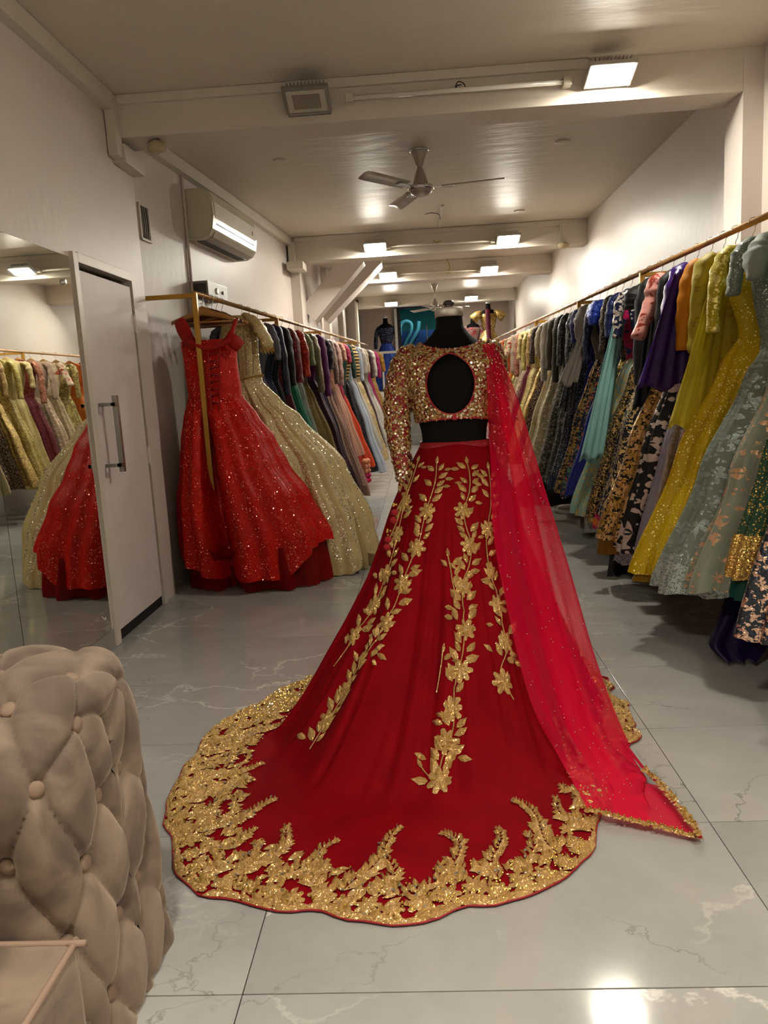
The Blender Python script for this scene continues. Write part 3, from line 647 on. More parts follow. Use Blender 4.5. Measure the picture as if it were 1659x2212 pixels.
def put(kind, c, d, L_, W_, shape):
    bm = bmesh.new(); patch(bm, c, d, L_, W_, shape, .0035, .011 if kind == 'flower' else .008)
    o = obj('gold_' + kind, bm, GOLD, lg); nparts[kind] += 1
    if kind == 'flower':
        b2 = bmesh.new()
        q, n = onto(c)
        u = n.orthogonal().normalized(); v = n.cross(u)
        for k_ in range(6): bead(b2, q + (u * math.cos(k_ * 1.047) + v * math.sin(k_ * 1.047)) * L_ * .22, .0034)
        obj('bead_ring', b2, PEARL, o)
        b3 = bmesh.new(); bead(b3, q, .0062); 
        obj('mirror_stone', b3, MIRR, o)
STEM = bmesh.new()
def vine(path, wid, dens=1.0, first=True):
    pts = []
    for a_, b__ in path:
        h, n = hit(a_, b__)
        if h: pts.append(h)
    pts = smooth_path(pts, 10)
    # resample
    res_, acc = [pts[0]], 0
    for a_, b__ in zip(pts, pts[1:]):
        acc += (b__ - a_).length
        if acc > .012: res_.append(b__); acc = 0
    line = [onto(p, .004)[0] for p in res_]
    wob = []
    for i, p in enumerate(line):
        t = (line[min(i + 1, len(line) - 1)] - line[max(i - 1, 0)]).normalized(); n = onto(p)[1]; sd = n.cross(t)
        wob.append((onto(p + sd * math.sin(i * .33) * wid * .22, .004)[0], t, sd))
    tube(STEM, [w_[0] + off for w_ in wob], .0022, 5)
    i = 3; nf = 0; tot = len(wob)
    while i < tot - 2:
        p, t, sd = wob[i]; f = i / tot; sc = .75 + .35 * f
        if i % 9 in (4, 5) and i > 5:
            put('flower', p + sd * rnd.uniform(-.3, .3) * wid, t, .086 * sc, .080 * sc, FL7); i += 3
            a_ = rnd.choice((-1, 1)); put('leaf', p + sd * a_ * wid * .62, (sd * a_ * .6 - t * .8), .055 * sc, .032 * sc, LEAF); continue
        for a_ in (-1, 1):
            if rnd.random() < .86 * dens:
                d = (sd * a_ * rnd.uniform(.55, 1.1) - t * rnd.uniform(.5, 1.1)).normalized()
                l_ = rnd.uniform(.042, .060) * sc
                put('leaf', p + d * l_ * .62 + sd * a_ * .006, d, l_, l_ * .62, LEAF)
                if rnd.random() < .30 * dens:
                    d2 = (d + sd * a_ * .9 + t * .5).normalized(); put('leaf', p + d2 * l_ * 1.25, d2, l_ * .8, l_ * .46, LEAF)
        i += 2
    p, t, sd = wob[1]; put('leaf', p - t * .012, -t, .034, .018, LEAF)
    return wob
vine([(944, 992), (934, 1060), (912, 1150), (884, 1215), (864, 1290), (836, 1340), (800, 1400), (762, 1470), (720, 1540), (668, 1625)], .028, .9)
vine([(1006, 992), (1012, 1060), (1006, 1110), (1014, 1180), (1004, 1250), (1002, 1350), (992, 1450), (978, 1540), (966, 1620), (940, 1705)], .034, .95)
vine([(1052, 1000), (1058, 1100), (1052, 1210), (1074, 1290), (1090, 1380), (1082, 1450), (1112, 1515)], .024, .7)
vine([(906, 990), (884, 1060), (866, 1130), (842, 1225), (812, 1300), (768, 1375), (722, 1440)], .014, .6)
vine([(966, 1190), (972, 1240), (985, 1290)], .018, .7)
vine([(958, 1400), (952, 1440), (944, 1500)], .02, .7)
vine([(905, 1650), (925, 1680), (950, 1700)], .02, .7)
# hem border: dense, with fronds reaching inwards
bl, bf, bb, bs, bd = bmesh.new(), bmesh.new(), bmesh.new(), bmesh.new(), bmesh.new()
def frond(th, s0, s1, side=0.0):
    n_ = int((s0 - s1) * hemR(th) / .017) + 2; prev = None
    for i in range(n_):
        f = i / (n_ - 1); s_ = s0 + (s1 - s0) * f; t_ = th + side * f * f + .012 * math.sin(f * 7 + side * 90)
        p = skirt_pt(t_, s_)
        if prev is not None:
            d = (p - prev).normalized(); n = onto(p)[1]; sd = n.cross(d); sc = 1.25 - .85 * f
            for a_ in (-1, 1):
                dd = (sd * a_ * rnd.uniform(.5, 1.0) + d * .9).normalized(); l_ = rnd.uniform(.036, .056) * sc
                patch(bl, p + dd * l_ * .5, dd, l_, l_ * .5, LEAF if rnd.random() < .7 else SLIM, .004, .011)
            if rnd.random() < .45: bead(bb, p + sd * rnd.uniform(-.02, .02), .0035)
            if rnd.random() < .22: bead(bd, p + sd * rnd.uniform(-.02, .02), .0045)
        prev = p
    patch(bl, p, (p - skirt_pt(th, s0)).normalized(), .036, .016, LEAF, .004, .0075)
def dist_s(th, d): return 1 - d / hemR(th)
def visible(th): return 2.6 < th < 6.45 or th < .25
k_ = 0; th = 2.55
while th < 6.4:
    D = hemR(th); step = .033 / D
    dens_left = 1.0 if th < 4.0 else .7
    # outer chain of big flowers and leaves
    L_ = rnd.uniform(.058, .085)
    if k_ % 2 == 0:
        c = skirt_pt(th, dist_s(th, rnd.uniform(.04, .065)))
        if k_ % 4 == 0: put('flower', c, skirt_pt(th, .9) - skirt_pt(th, .8), L_, L_ * .95, FL7)
        else: patch(bf, c, skirt_pt(th + .1, .95) - c, L_, L_ * .9, FL7, .0045, .011)
        for q_ in range(8): bead(bb, c + Vector((rnd.uniform(-.028, .028), rnd.uniform(-.028, .028), 0)), .0034)
    for q_ in range(3):
        c = skirt_pt(th + rnd.uniform(-.02, .02), dist_s(th, rnd.uniform(.004, .024)))
        d = (skirt_pt(th + .05, .98) - skirt_pt(th, .98)).normalized() * rnd.choice((-1, 1)) + (c - Vector((MX, MY, 0))).normalized() * rnd.uniform(-.5, .5)
        l_ = rnd.uniform(.04, .06); patch(bl, c, d, l_, l_ * .55, LEAF, .004, .009)
    for q_ in range(int((11 if th < 4.3 else 7) * dens_left) + 1):
        c = skirt_pt(th + rnd.uniform(-.02, .02), dist_s(th, rnd.uniform(.03, .16 + .14 * sstep(4.6, 3.9, th)) if th < 4.6 else rnd.uniform(.03, .15)))
        d = -(c - Vector((MX, MY, 0))).normalized() + Vector((rnd.uniform(-.9, .9), rnd.uniform(-.9, .9), 0))
        l_ = rnd.uniform(.034, .058); patch(bl, c, d, l_, l_ * rnd.uniform(.35, .6), rnd.choice((LEAF, LEAF, SLIM)), .005, rnd.uniform(.008, .014))
        if rnd.random() < .8: bead(bb, c + Vector((rnd.uniform(-.02, .02), rnd.uniform(-.02, .02), 0)), .0036)
        if rnd.random() < .25: bead(bd, c + Vector((rnd.uniform(-.02, .02), rnd.uniform(-.02, .02), 0)), .0045)
    if k_ % 3 == 0:
        reach = (.30, .22, .38, .26, .20, .34)[(k_ // 3) % 6] * (1.05 if th < 5.2 else .95)
        frond(th, dist_s(th, .07), dist_s(th, reach), rnd.uniform(-.05, .05))
    if k_ % 6 == 2:
        c = skirt_pt(th, dist_s(th, .13)); patch(bf, c, Vector((1, 0, 0)), .05, .05, FL5, .0045, .01)
        for q_ in range(5): bead(bb, c + Vector((rnd.uniform(-.016, .016), rnd.uniform(-.016, .016), 0)), .0034)
    th += step; k_ += 1
for bm_, nm, mt in ((bl, 'gold_leaf_border', GOLD), (bf, 'gold_flower_border', GOLD), (bb, 'gold_beads', PEARL), (bd, 'crystal_beads', MIRR), (STEM, 'gold_stems', GOLD)):
    tag(obj(nm, bm_, mt, lg), kind='stuff')
bs.free()
# hem cord
bm = bmesh.new(); pts = [skirt_pt(2 * PI * k / 240, 1.0) + off + Vector((0, 0, .002)) for k in range(241)]; tube(bm, pts, .0028, 6, False); obj('hem_cord', bm, plain('cord_red', '8c0614', .5), lg, True)
# tassels at the left hip
CORD = plain('cord_gold', 'a98a4e', .5, .3); POM = plain('pompom_red', '9c0a14', .85, bump=.8, bscale=260)
for pth, ball_ in (([(890, 1022), (878, 1060), (866, 1085), (856, 1105)], ((852, 1108), (850, 1124))), ([(888, 1030), (872, 1080), (856, 1130), (842, 1162)], ((838, 1166), (836, 1182)))):
    t_ = [atY(a_, b__, 2.86 - .10 * i) + off for i, (a_, b__) in enumerate(pth)]
    bm = bmesh.new(); tube(bm, smooth_path(t_, 5), .0025, 6); ts = obj('tassel', bm, CORD, lg, True)
    for a_, b__ in ball_:
        bm = bmesh.new(); ball(bm, atY(a_, b__, 2.55) + off, .0125, sub=2); obj('pompom', bm, POM, ts, True)
    bm = bmesh.new()
    for q_ in range(5): ball(bm, atY(ball_[0][0] + rnd.uniform(-2, 7), ball_[0][1] - 10 - rnd.uniform(0, 12), 2.56) + off, .0045, sub=1)
    obj('tassel_beads', bm, PEARL, ts)

# ---- blouse
BRED = plain('blouse_red', '8f0716', .5, sheen=.3)
ch = empty('embroidered_blouse', (MX, MY, 1.13), 0, 'red bridal blouse thick with gold and crystal work, open round back, on the dress form', 'blouse')
offb = Vector((-MX, -MY, -1.13))
def ztop(th):   # neckline height: lower at the back (towards the camera)
    s = math.sin(th); c = abs(math.cos(th))
    return 1.388 + .032 * c ** 1.5 if s < 0 else 1.375 + .045 * c ** 1.5
HC = Vector((torso_pt(-PI / 2, 1.26, 0).x - .010, 0, 1.262)); HW, HH = .090, .112
def in_hole(p):
    if p.y > MY - .02: return 9
    dx = (p.x - HC.x) / HW; dz = (p.z - HC.z) / HH
    tz = dz if dz < 0 else dz * (1 + .12 * abs(dx)); return math.sqrt(dx * dx + tz * tz) if True else 0
NB, MB_ = 220, 90
bm = bmesh.new(); G = []
for i in range(MB_ + 1):
    row = []
    for k_ in range(NB):
        th = 2 * PI * k_ / NB; zt = ztop(th); zb = 1.128 - .006 * math.cos(2 * th)
        z = zb + (zt - zb) * i / MB_; p = torso_pt(th, z, .009)
        h = in_hole(p)
        if .8 < h < 1.02:      # pull the rim onto the oval so that its edge is clean
            dx, dz = p.x - HC.x, p.z - HC.z; f = 1.02 / h; q = torso_pt(th, HC.z + dz * f, .009); p = Vector((HC.x + dx * f, q.y, HC.z + dz * f))
        row.append((p, h))
    G.append(row)
V = [[bm.verts.new(p + offb) for p, h in row] for row in G]
for i in range(MB_):
    for k_ in range(NB):
        q = [(i, k_), (i, (k_ + 1) % NB), (i + 1, (k_ + 1) % NB), (i + 1, k_)]
        if sum(G[a_][b__][1] < .9 for a_, b__ in q) >= 2: continue
        bm.faces.new([V[a_][b__] for a_, b__ in q])
bod = obj('bodice', bm, BRED, ch, True)
BBVH = BVHTree.FromPolygons([v.co - offb for v in bod.data.vertices], [tuple(p.vertices) for p in bod.data.polygons])
PIP = plain('piping_red', 'a3101c', .4, sheen=.2)
bm = bmesh.new(); pts = []
for k_ in range(73):
    a_ = 2 * PI * k_ / 72; x = HC.x + HW * 1.0 * math.cos(a_); z = HC.z + HH * math.sin(a_) * (1.0 if math.sin(a_) < 0 else 1 / (1 + .12 * abs(math.cos(a_))))
    q = BBVH.find_nearest(Vector((x, MY - .1, z)))[0]; pts.append(Vector((x, min(q.y, MY - .06) - .001, z)) + offb)
tube(bm, pts, .0032, 6, False); obj('back_opening_piping', bm, PIP, ch, True)
bm = bmesh.new(); tube(bm, [torso_pt(2 * PI * k_ / 90, ztop(2 * PI * k_ / 90), .010) + offb for k_ in range(91)], .0032, 6, False); obj('neck_piping', bm, PIP, ch, True)
bm = bmesh.new(); tube(bm, [torso_pt(2 * PI * k_ / 90, 1.128 - .006 * math.cos(4 * PI * k_ / 90), .010) + offb for k_ in range(91)], .0035, 6, False); obj('hem_piping', bm, PIP, ch, True)
bm = bmesh.new(); q = torso_pt(-PI / 2, 1.14, .013) + offb; box(bm, q + Vector((-.008, -.003, -.012)), q + Vector((.008, .003, .012)), .002); obj('hook_fastener', bm, PIP, ch)
SLEEVES = {}
def sleeve(pts, rad, nm='sleeve'):
    bm = bmesh.new(); pp = smooth_path(pts, 6); n_ = len(pp); rr = [interp([(i / (len(rad) - 1), r) for i, r in enumerate(rad)], k_ / (n_ - 1))[0] * (1 + .06 * math.sin(k_ * 1.9)) for k_ in range(n_)]
    tube(bm, [p + offb for p in pp], rr, 20, True, 1.1); o = obj(nm, bm, BRED, ch, True)
    return o, BVHTree.FromPolygons([v.co - offb for v in o.data.vertices], [tuple(p.vertices) for p in o.data.polygons])
s1, SB1 = sleeve([(MX - .125, MY, 1.385), (MX - .165, MY - .005, 1.35), (MX - .195, MY - .01, 1.27), (MX - .215, MY - .015, 1.17), (MX - .212, MY - .03, 1.05), (MX - .200, MY - .045, .93), (MX - .192, MY - .055, .85)], [.035, .050, .053, .048, .043, .034, .027, .024])
s2, SB2 = sleeve([(MX + .125, MY, 1.385), (MX + .155, MY + .0, 1.355), (MX + .170, MY + .01, 1.27), (MX + .175, MY + .02, 1.17), (MX + .175, MY + .01, 1.05), (MX + .170, MY - .0, .93), (MX + .165, MY - .0, .85)], [.035, .044, .042, .038, .034, .03, .027, .024])
def scatter(parent, src, bvh, n_, o_, names, filt=None, rng=random.Random(5)):
    """thousands of tiny stitched leaves, sequins and stones over a cloth surface"""
    polys = [p for p in src.data.polygons]; areas = [p.area for p in polys]
    lf, sq = bmesh.new(), bmesh.new()
    for p in rng.choices(polys, areas, k=n_):
        c = p.center.copy(); nrm = p.normal.copy(); vs_ = [src.data.vertices[i].co for i in p.vertices]
        a_, b__ = rng.random(), rng.random(); c = (vs_[0] * (1 - a_) + vs_[1] * a_) * (1 - b__) + (vs_[3 if len(vs_) > 3 else 2] * (1 - a_) + vs_[2] * a_) * b__
        if filt and not filt(c - o_): continue
        ax = 0
        u = nrm.orthogonal().normalized(); ang = rng.uniform(0, 2 * PI); v = nrm.cross(u); d = u * math.cos(ang) + v * math.sin(ang); e = nrm.cross(d)
        tl = nrm * rng.uniform(-.5, .5)
        if rng.random() < .66:
            l_ = rng.uniform(.007, .0125); w_ = l_ * .42; dd = (d + tl * .6).normalized()
            q = [lf.verts.new(c + nrm * .0022 + dd * l_ * a + e * w_ * b_2) for a, b_2 in ((-1, 0), (-.1, -1), (1, 0), (-.1, 1))]; m_ = lf.verts.new(c + nrm * .005)
            for i in range(4): lf.faces.new((m_, q[i], q[(i + 1) % 4]))
        else:
            r = rng.uniform(.0028, .0048); dd = (d + tl).normalized(); n2_ = dd.cross(e)
            q = [sq.verts.new(c + nrm * .005 + dd * r * math.cos(k2 * PI / 3) + e * r * math.sin(k2 * PI / 3)) for k2 in range(6)]; sq.faces.new(q)
    tag(obj(names[0], lf, GOLD, parent), kind='stuff'); tag(obj(names[1], sq, plain('sequin_silver', 'dcd2bd', .12, .95), parent), kind='stuff')
scatter(ch, bod, BBVH, 5200, offb, ('gold_thread_leaves', 'sequins'), lambda p: p.y < MY + .03)
scatter(s1, s1, SB1, 2600, offb, ('gold_thread_leaves', 'sequins'), lambda p: p.y < MY + .03)
scatter(s2, s2, SB2, 2200, offb, ('gold_thread_leaves', 'sequins'), lambda p: p.y < MY + .03)

# ---- dupatta (net veil) from the right shoulder to the floor
DN = net('rose_net', 'f00a42', .44, .6)
dp = empty('net_dupatta', (.5, 2.4, 0), 0, 'sheer crimson net veil falling from the right shoulder to the floor', 'veil')
offd = Vector((-.5, -2.4, 0))
def S(px, py, gap):   # a point a little in front of the skirt along the view line
    h, n = hit(px, py); 
    if h is None: return None
    v = (CAM - h).normalized(); return h + v * gap
Ltab = [(1042, 744, 2.93), (1050, 800, 2.90), (1054, 880, 2.88), (1056, 960, 2.84), (1064, 1150, 2.72), (1098, 1330, 2.52), (1148, 1520, 2.36), (1210, 1640, 2.24)]
Lp = [atY(*t) for t in Ltab] + [atZ(1272, 1752, .03)]
Rtab = [(1070, 742, 2.97), (1094, 800, 2.95), (1122, 870, 2.95), (1186, 1080, 2.97), (1236, 1240, 2.92), (1292, 1430, 2.78), (1358, 1600, 2.50), (1430, 1700, 2.22)]
Rp = [atY(*t) for t in Rtab] + [atZ(1516, 1812, .012)]
for i, p in enumerate(Lp[:-1]):
    h, n = hit(Ltab[i][0], Ltab[i][1])
    if h is not None: v = (CAM - h).normalized(); q = h + v * .03; Lp[i] = q
print('left edge', [tuple(round(c, 2) for c in p) for p in Lp]); print('right edge', [tuple(round(c, 2) for c in p) for p in Rp])
Ls, Rs = smooth_path(Lp, 12), smooth_path(Rp, 12)
def veil_pt(u, v):
    n_ = len(Ls) - 1; i = min(int(v * n_), n_ - 1); f = v * n_ - i
    a_ = Ls[i].lerp(Ls[i + 1], f); b__ = Rs[i].lerp(Rs[i + 1], f); p = a_.lerp(b__, u)
    w_ = (b__ - a_).length
    bulge = math.sin(PI * u) * .10 * w_ * (1 - sstep(.8, 1, v))
    fold = (math.sin(u * 30 + 2 * noise.noise(Vector((u * 2, v * 3, 0)))) * .5 + math.sin(u * 47 + 3 * v) * .2) * .026 * w_ * (1.2 - sstep(.75, 1, v) * .9)
    p = p + Vector((.25, -1, .15)).normalized() * (bulge + fold)
    if v > .9: p.z = max(p.z, .012)
    return p
def clear(p, g=.012):
    q, n, i, d = SBVH.find_nearest(p)
    if n.z < 0 and abs(n.z) > .05: n = -n
    if (p - q).dot(n) < g and d < .12: p = q + n * g
    return p
def sheet(u0, u1, v0, v1, nu, nv, nm, mat, lift=0.0, par=dp):
    bm = bmesh.new(); rows = []
    for j in range(nv + 1):
        rows.append([clear(veil_pt(u0 + (u1 - u0) * i / nu, v0 + (v1 - v0) * j / nv), .012 + lift) + Vector((0, -lift, lift)) + offd for i in range(nu + 1)])
    loft(bm, rows, False); return obj(nm, bm, mat, par, True)
veil = sheet(0, 1, 0, 1, 110, 110, 'veil_cloth', DN)
back = sheet(.3, .62, 0, .99, 40, 60, 'veil_under_fold', DN, -.004)
# doubled edge and gold trim along the floor edges
bm = bmesh.new(); bt = bmesh.new()
def trimline(pts, w0, dens):
    for a_, b__ in zip(pts, pts[1:]):
        t = (b__ - a_); L_ = t.length; t.normalize(); sd = Vector((0, 0, 1)).cross(t)
        for i in range(max(1, int(L_ / .006 * dens))):
            p = a_ + t * rnd.random() * L_ + sd * rnd.uniform(-w0, w0); d = (t * rnd.uniform(-1, 1) + sd * rnd.uniform(-1, 1)).normalized(); e = Vector((0, 0, 1)).cross(d); l_ = rnd.uniform(.007, .013)
            q = [bm.verts.new(p + offd + Vector((0, 0, .004)) + d * l_ * x + e * l_ * .5 * y) for x, y in ((-1, 0), (0, -1), (1, 0), (0, 1))]; m_ = bm.verts.new(p + offd + Vector((0, 0, .010)))
            for k2 in range(4): bm.faces.new((m_, q[k2], q[(k2 + 1) % 4]))
            if rnd.random() < .4: ball(bt, p + offd + Vector((0, 0, .012)), .003)
bot = [clear(veil_pt(i / 30, 1.0), .014) for i in range(31)]
trimline(bot, .008, 2.6)
side = [clear(veil_pt(1.0, .86 + .14 * i / 20), .014) for i in range(21)]
inner = [atZ(a_, b__, .03) for a_, b__ in ((1392, 1662), (1420, 1690), (1460, 1735), (1490, 1775), (1512, 1808))]
trimline(inner, .009, 2.2)
tag(obj('gold_trim', bm, GOLD, dp), kind='stuff'); tag(obj('trim_beads', bt, PEARL, dp), kind='stuff')
bm = bmesh.new(); tube(bm, [p + offd for p in smooth_path([atZ(1345, 1600, .10), *inner], 5)], .007, 6, True, .5); obj('rolled_edge', bm, net('rose_fold', 'c8083a', .85), dp, True)
bm = bmesh.new()
for i in range(230):
    u, v = rnd.random(), rnd.random() ** .8; p = clear(veil_pt(u, v), .016) + Vector((0, -.003, .002)) + offd
    bmesh.ops.create_icosphere(bm, subdivisions=1, radius=.0022, matrix=Matrix.Translation(p))
tag(obj('veil_sequins', bm, plain('sequin_rose', 'f0cfc0', .15, .8), dp), kind='stuff')
# ---------------------------------------------------------------- rails
RZ = 1.92
def RX(Y): return 1.59 - .034 * (Y - 3.6)           # right rail
def LX(Y): return -1.39 + .0875 * (Y - 5.04)        # left rail
GOLDP = plain('gold_paint', 'b98a2a', .32, .45, coat=.3); BRASS = plain('rail_brass', 'b98f5c', .32, .55, coat=.2); WOODY = plain('rail_bamboo', 'b58a5a', .35, .3, coat=.3)
def rack(fx, y0, y1, posts, sd, lab, m1, m2):
    t = empty('clothes_rack', (fx(y0), y0, 0), 0, lab, 'clothes rack'); o_ = Vector((fx(y0), y0, 0))
    bm = bmesh.new(); tube(bm, [Vector((fx(y0), y0, RZ)) - o_, Vector((fx(y1), y1, RZ)) - o_], .0155, 14); obj('hanging_rail', bm, m2, t, True)
    for y in posts:
        x = fx(y); bm = bmesh.new(); box(bm, Vector((x - .016, y - .016, 0)) - o_, Vector((x + .016, y + .016, RZ - .0)) - o_, .003); obj('post', bm, m1, t)
        wx = (WL(y) if y > 4.85 else -1.66) + .001 if sd > 0 else 1.924
        if y < 4.8 and sd < 0: wx = 1.939
        bm = bmesh.new(); a_, b__ = sorted((x, wx)); box(bm, Vector((a_, y - .014, RZ - .028)) - o_, Vector((b__, y + .014, RZ)) - o_, .003); obj('wall_arm', bm, m1, t)
    return t
rack(LX, 4.99, 11.02, (5.0, 6.95, 8.75, 11.0), 1, 'golden clothes rail with square posts along the left wall', GOLDP, BRASS)
rack(RX, 2.3, 13.2, (2.45, 5.4, 7.15, 9.2), -1, 'long bamboo coloured clothes rail along the right wall', GOLDP, WOODY)
bm = bmesh.new(); tube(bm, [Vector((LX(11.03), 11.03, RZ)), Vector((LX(12.3), 12.3, RZ))], .008, 10); tag(obj('hanging_rail', bm, BRASS, None, True), 'thin brass rail continuing past the end of the left clothes rail', 'clothes rail')
HW1 = wood('hanger_honey', '9b6a2e', 'b98544'); HW2 = wood('hanger_brown', '4a2012', '6b3018'); HW3 = wood('hanger_pale', 'b8955c', 'cdb07c')
_hm = {}
def hl(lab):
    w_ = lab.split(); return 'wooden hanger carrying the ' + ' '.join(w_[:12])
def hanger(x, y, rz, mat, lab, grp):
    t = empty('clothes_hanger', (x, y, RZ), rz, lab, 'hanger', grp)
    if 'a' not in _hm:
        bm = bmesh.new(); rows = []
        for i in range(17):
            u = -1 + i / 8; xx = u * .212; z = -.112 - .055 * abs(u) ** 1.35 + (.012 * math.exp(-(u * 5) ** 2)); th = .016 * (1 - .35 * abs(u)); ht = .020 * (1 - .45 * abs(u)) + .010 * math.exp(-(u * 4) ** 2)
            rows.append([Vector((xx, th / 2 * c_, z + ht * s_)) for c_, s_ in ((-1, -.8), (-1.1, 0), (-.7, .9), (0, 1.1), (.7, .9), (1.1, 0), (1, -.8), (0, -1))])
        loft(bm, rows, True, True, True); bmesh.ops.recalc_face_normals(bm, faces=bm.faces[:]); me = bpy.data.meshes.new('arms'); bm.to_mesh(me); bm.free(); _hm['a'] = me
        bm = bmesh.new(); tube(bm, [(-.19, 0, -.172), (.19, 0, -.172)], .0055, 8); me = bpy.data.meshes.new('trouser_bar'); bm.to_mesh(me); bm.free(); _hm['b'] = me
        bm = bmesh.new(); pts = [(0, 0, -.105), (0, 0, -.055), (.010, 0, -.036)] + [(.021 * math.cos(q), 0, .021 * math.sin(q)) for q in [(-60 + 25 * i) * PI / 180 for i in range(11)]]
        tube(bm, smooth_path(pts, 3), .0018, 6); me = bpy.data.meshes.new('hook'); bm.to_mesh(me); bm.free(); _hm['h'] = me
    for nm, k_ in (('arms', 'a'), ('trouser_bar', 'b'), ('hook', 'h')):
        me = _hm[k_]
        key = (k_, mat.name if k_ != 'h' else 'h')
        if key not in _hm:
            m2 = me.copy(); m2.materials.clear(); m2.materials.append(mat if k_ != 'h' else plain('hook_wire', 'b9b6ae', .25, .9)); m2.polygons.foreach_set('use_smooth', [True] * len(m2.polygons)); _hm[key] = m2
        o = bpy.data.objects.new(nm, _hm[key]); C.objects.link(o); o.parent = t
    return t
# ---------------------------------------------------------------- garments
def shape(par, nm, mat, tab, z0, z1, sd, nr=22, n=56, nf=9, amp=(.004, .03), seed=0, hemf=None, spread=.9, cleft=None, cuff=0.0):
    """cloth tube; tab rows: z (descending), aisle reach, wall reach, front reach, back reach"""
    T = [(-r[0],) + tuple(r[1:]) for r in tab]; bm = bmesh.new(); rings = []
    for i in range(nr + 1):
        t = i / nr; ring = []
        for k_ in range(n):
            th = 2 * PI * k_ / n; c, s = math.cos(th), math.sin(th)
            zz = z0 + (z1 + (hemf(th) if hemf else 0) - z0) * t
            a_, b__, fr, bk = interp(T, -zz); cx = (a_ + b__) / 2; hw = (a_ - b__) / 2
            A = amp[0] + (amp[1] - amp[0]) * t ** .8
            f = math.sin(th * nf + seed + .8 * math.sin(th * 2 + seed) + t * .5) * .65 + math.sin(th * nf * 1.9 + seed * 2.3 + 1.5 * math.sin(th * 3)) * .3 + .28 * math.sin(th * nf * 3.3 + seed + 2 * math.sin(th * 4 + seed)) + .7 * noise.noise(Vector((c * 2 + seed, s * 2, zz * 2.2)))
            x = cx + (hw + f * A) * math.copysign(abs(c) ** spread, c); y = ((bk + f * A) if s > 0 else (fr + f * A)) * math.copysign(abs(s) ** spread, s)
            if cleft: y += cleft(th, t)
            zz += (.006 * math.sin(th * nf + 1) + .004 * noise.noise(Vector((c * 5, s * 5, seed)))) * t
            ring.append(Vector((x * sd, y, max(.006, zz))))
        rings.append(ring)
    loft(bm, rings); return obj(nm, bm, mat, par, True)
def arm_cloth(par, nm, mat, pts, rad, sd, flat=.6):
    bm = bmesh.new(); pp = smooth_path([Vector((x * sd, y, z)) for x, y, z in pts], 8); n_ = len(pp)
    tb = [(i / (len(rad) - 1), r) for i, r in enumerate(rad)]
    rr = [interp(tb, k_ / (n_ - 1))[0] * (1 + .07 * math.sin(k_ * 1.7 + pts[0][2] * 50)) for k_ in range(n_)]
    RG = tube(bm, pp, rr, 18, True, flat); sd_ = pts[0][2] * 9 + pts[0][0] * 31 + par.location.y * 13
    for i, ring in enumerate(RG):
        c0 = pp[i]
        for v_ in ring:
            d_ = v_.co - c0; k2 = noise.noise(Vector((v_.co.x * 14, v_.co.y * 14, v_.co.z * 9 + sd_))) * .34 + .045 * math.sin(v_.co.z * 70 + d_.x * 60 + sd_)
            v_.co = c0 + d_ * (1 + k2)
    return obj(nm, bm, mat, par, True)
_ri = random.Random(11)
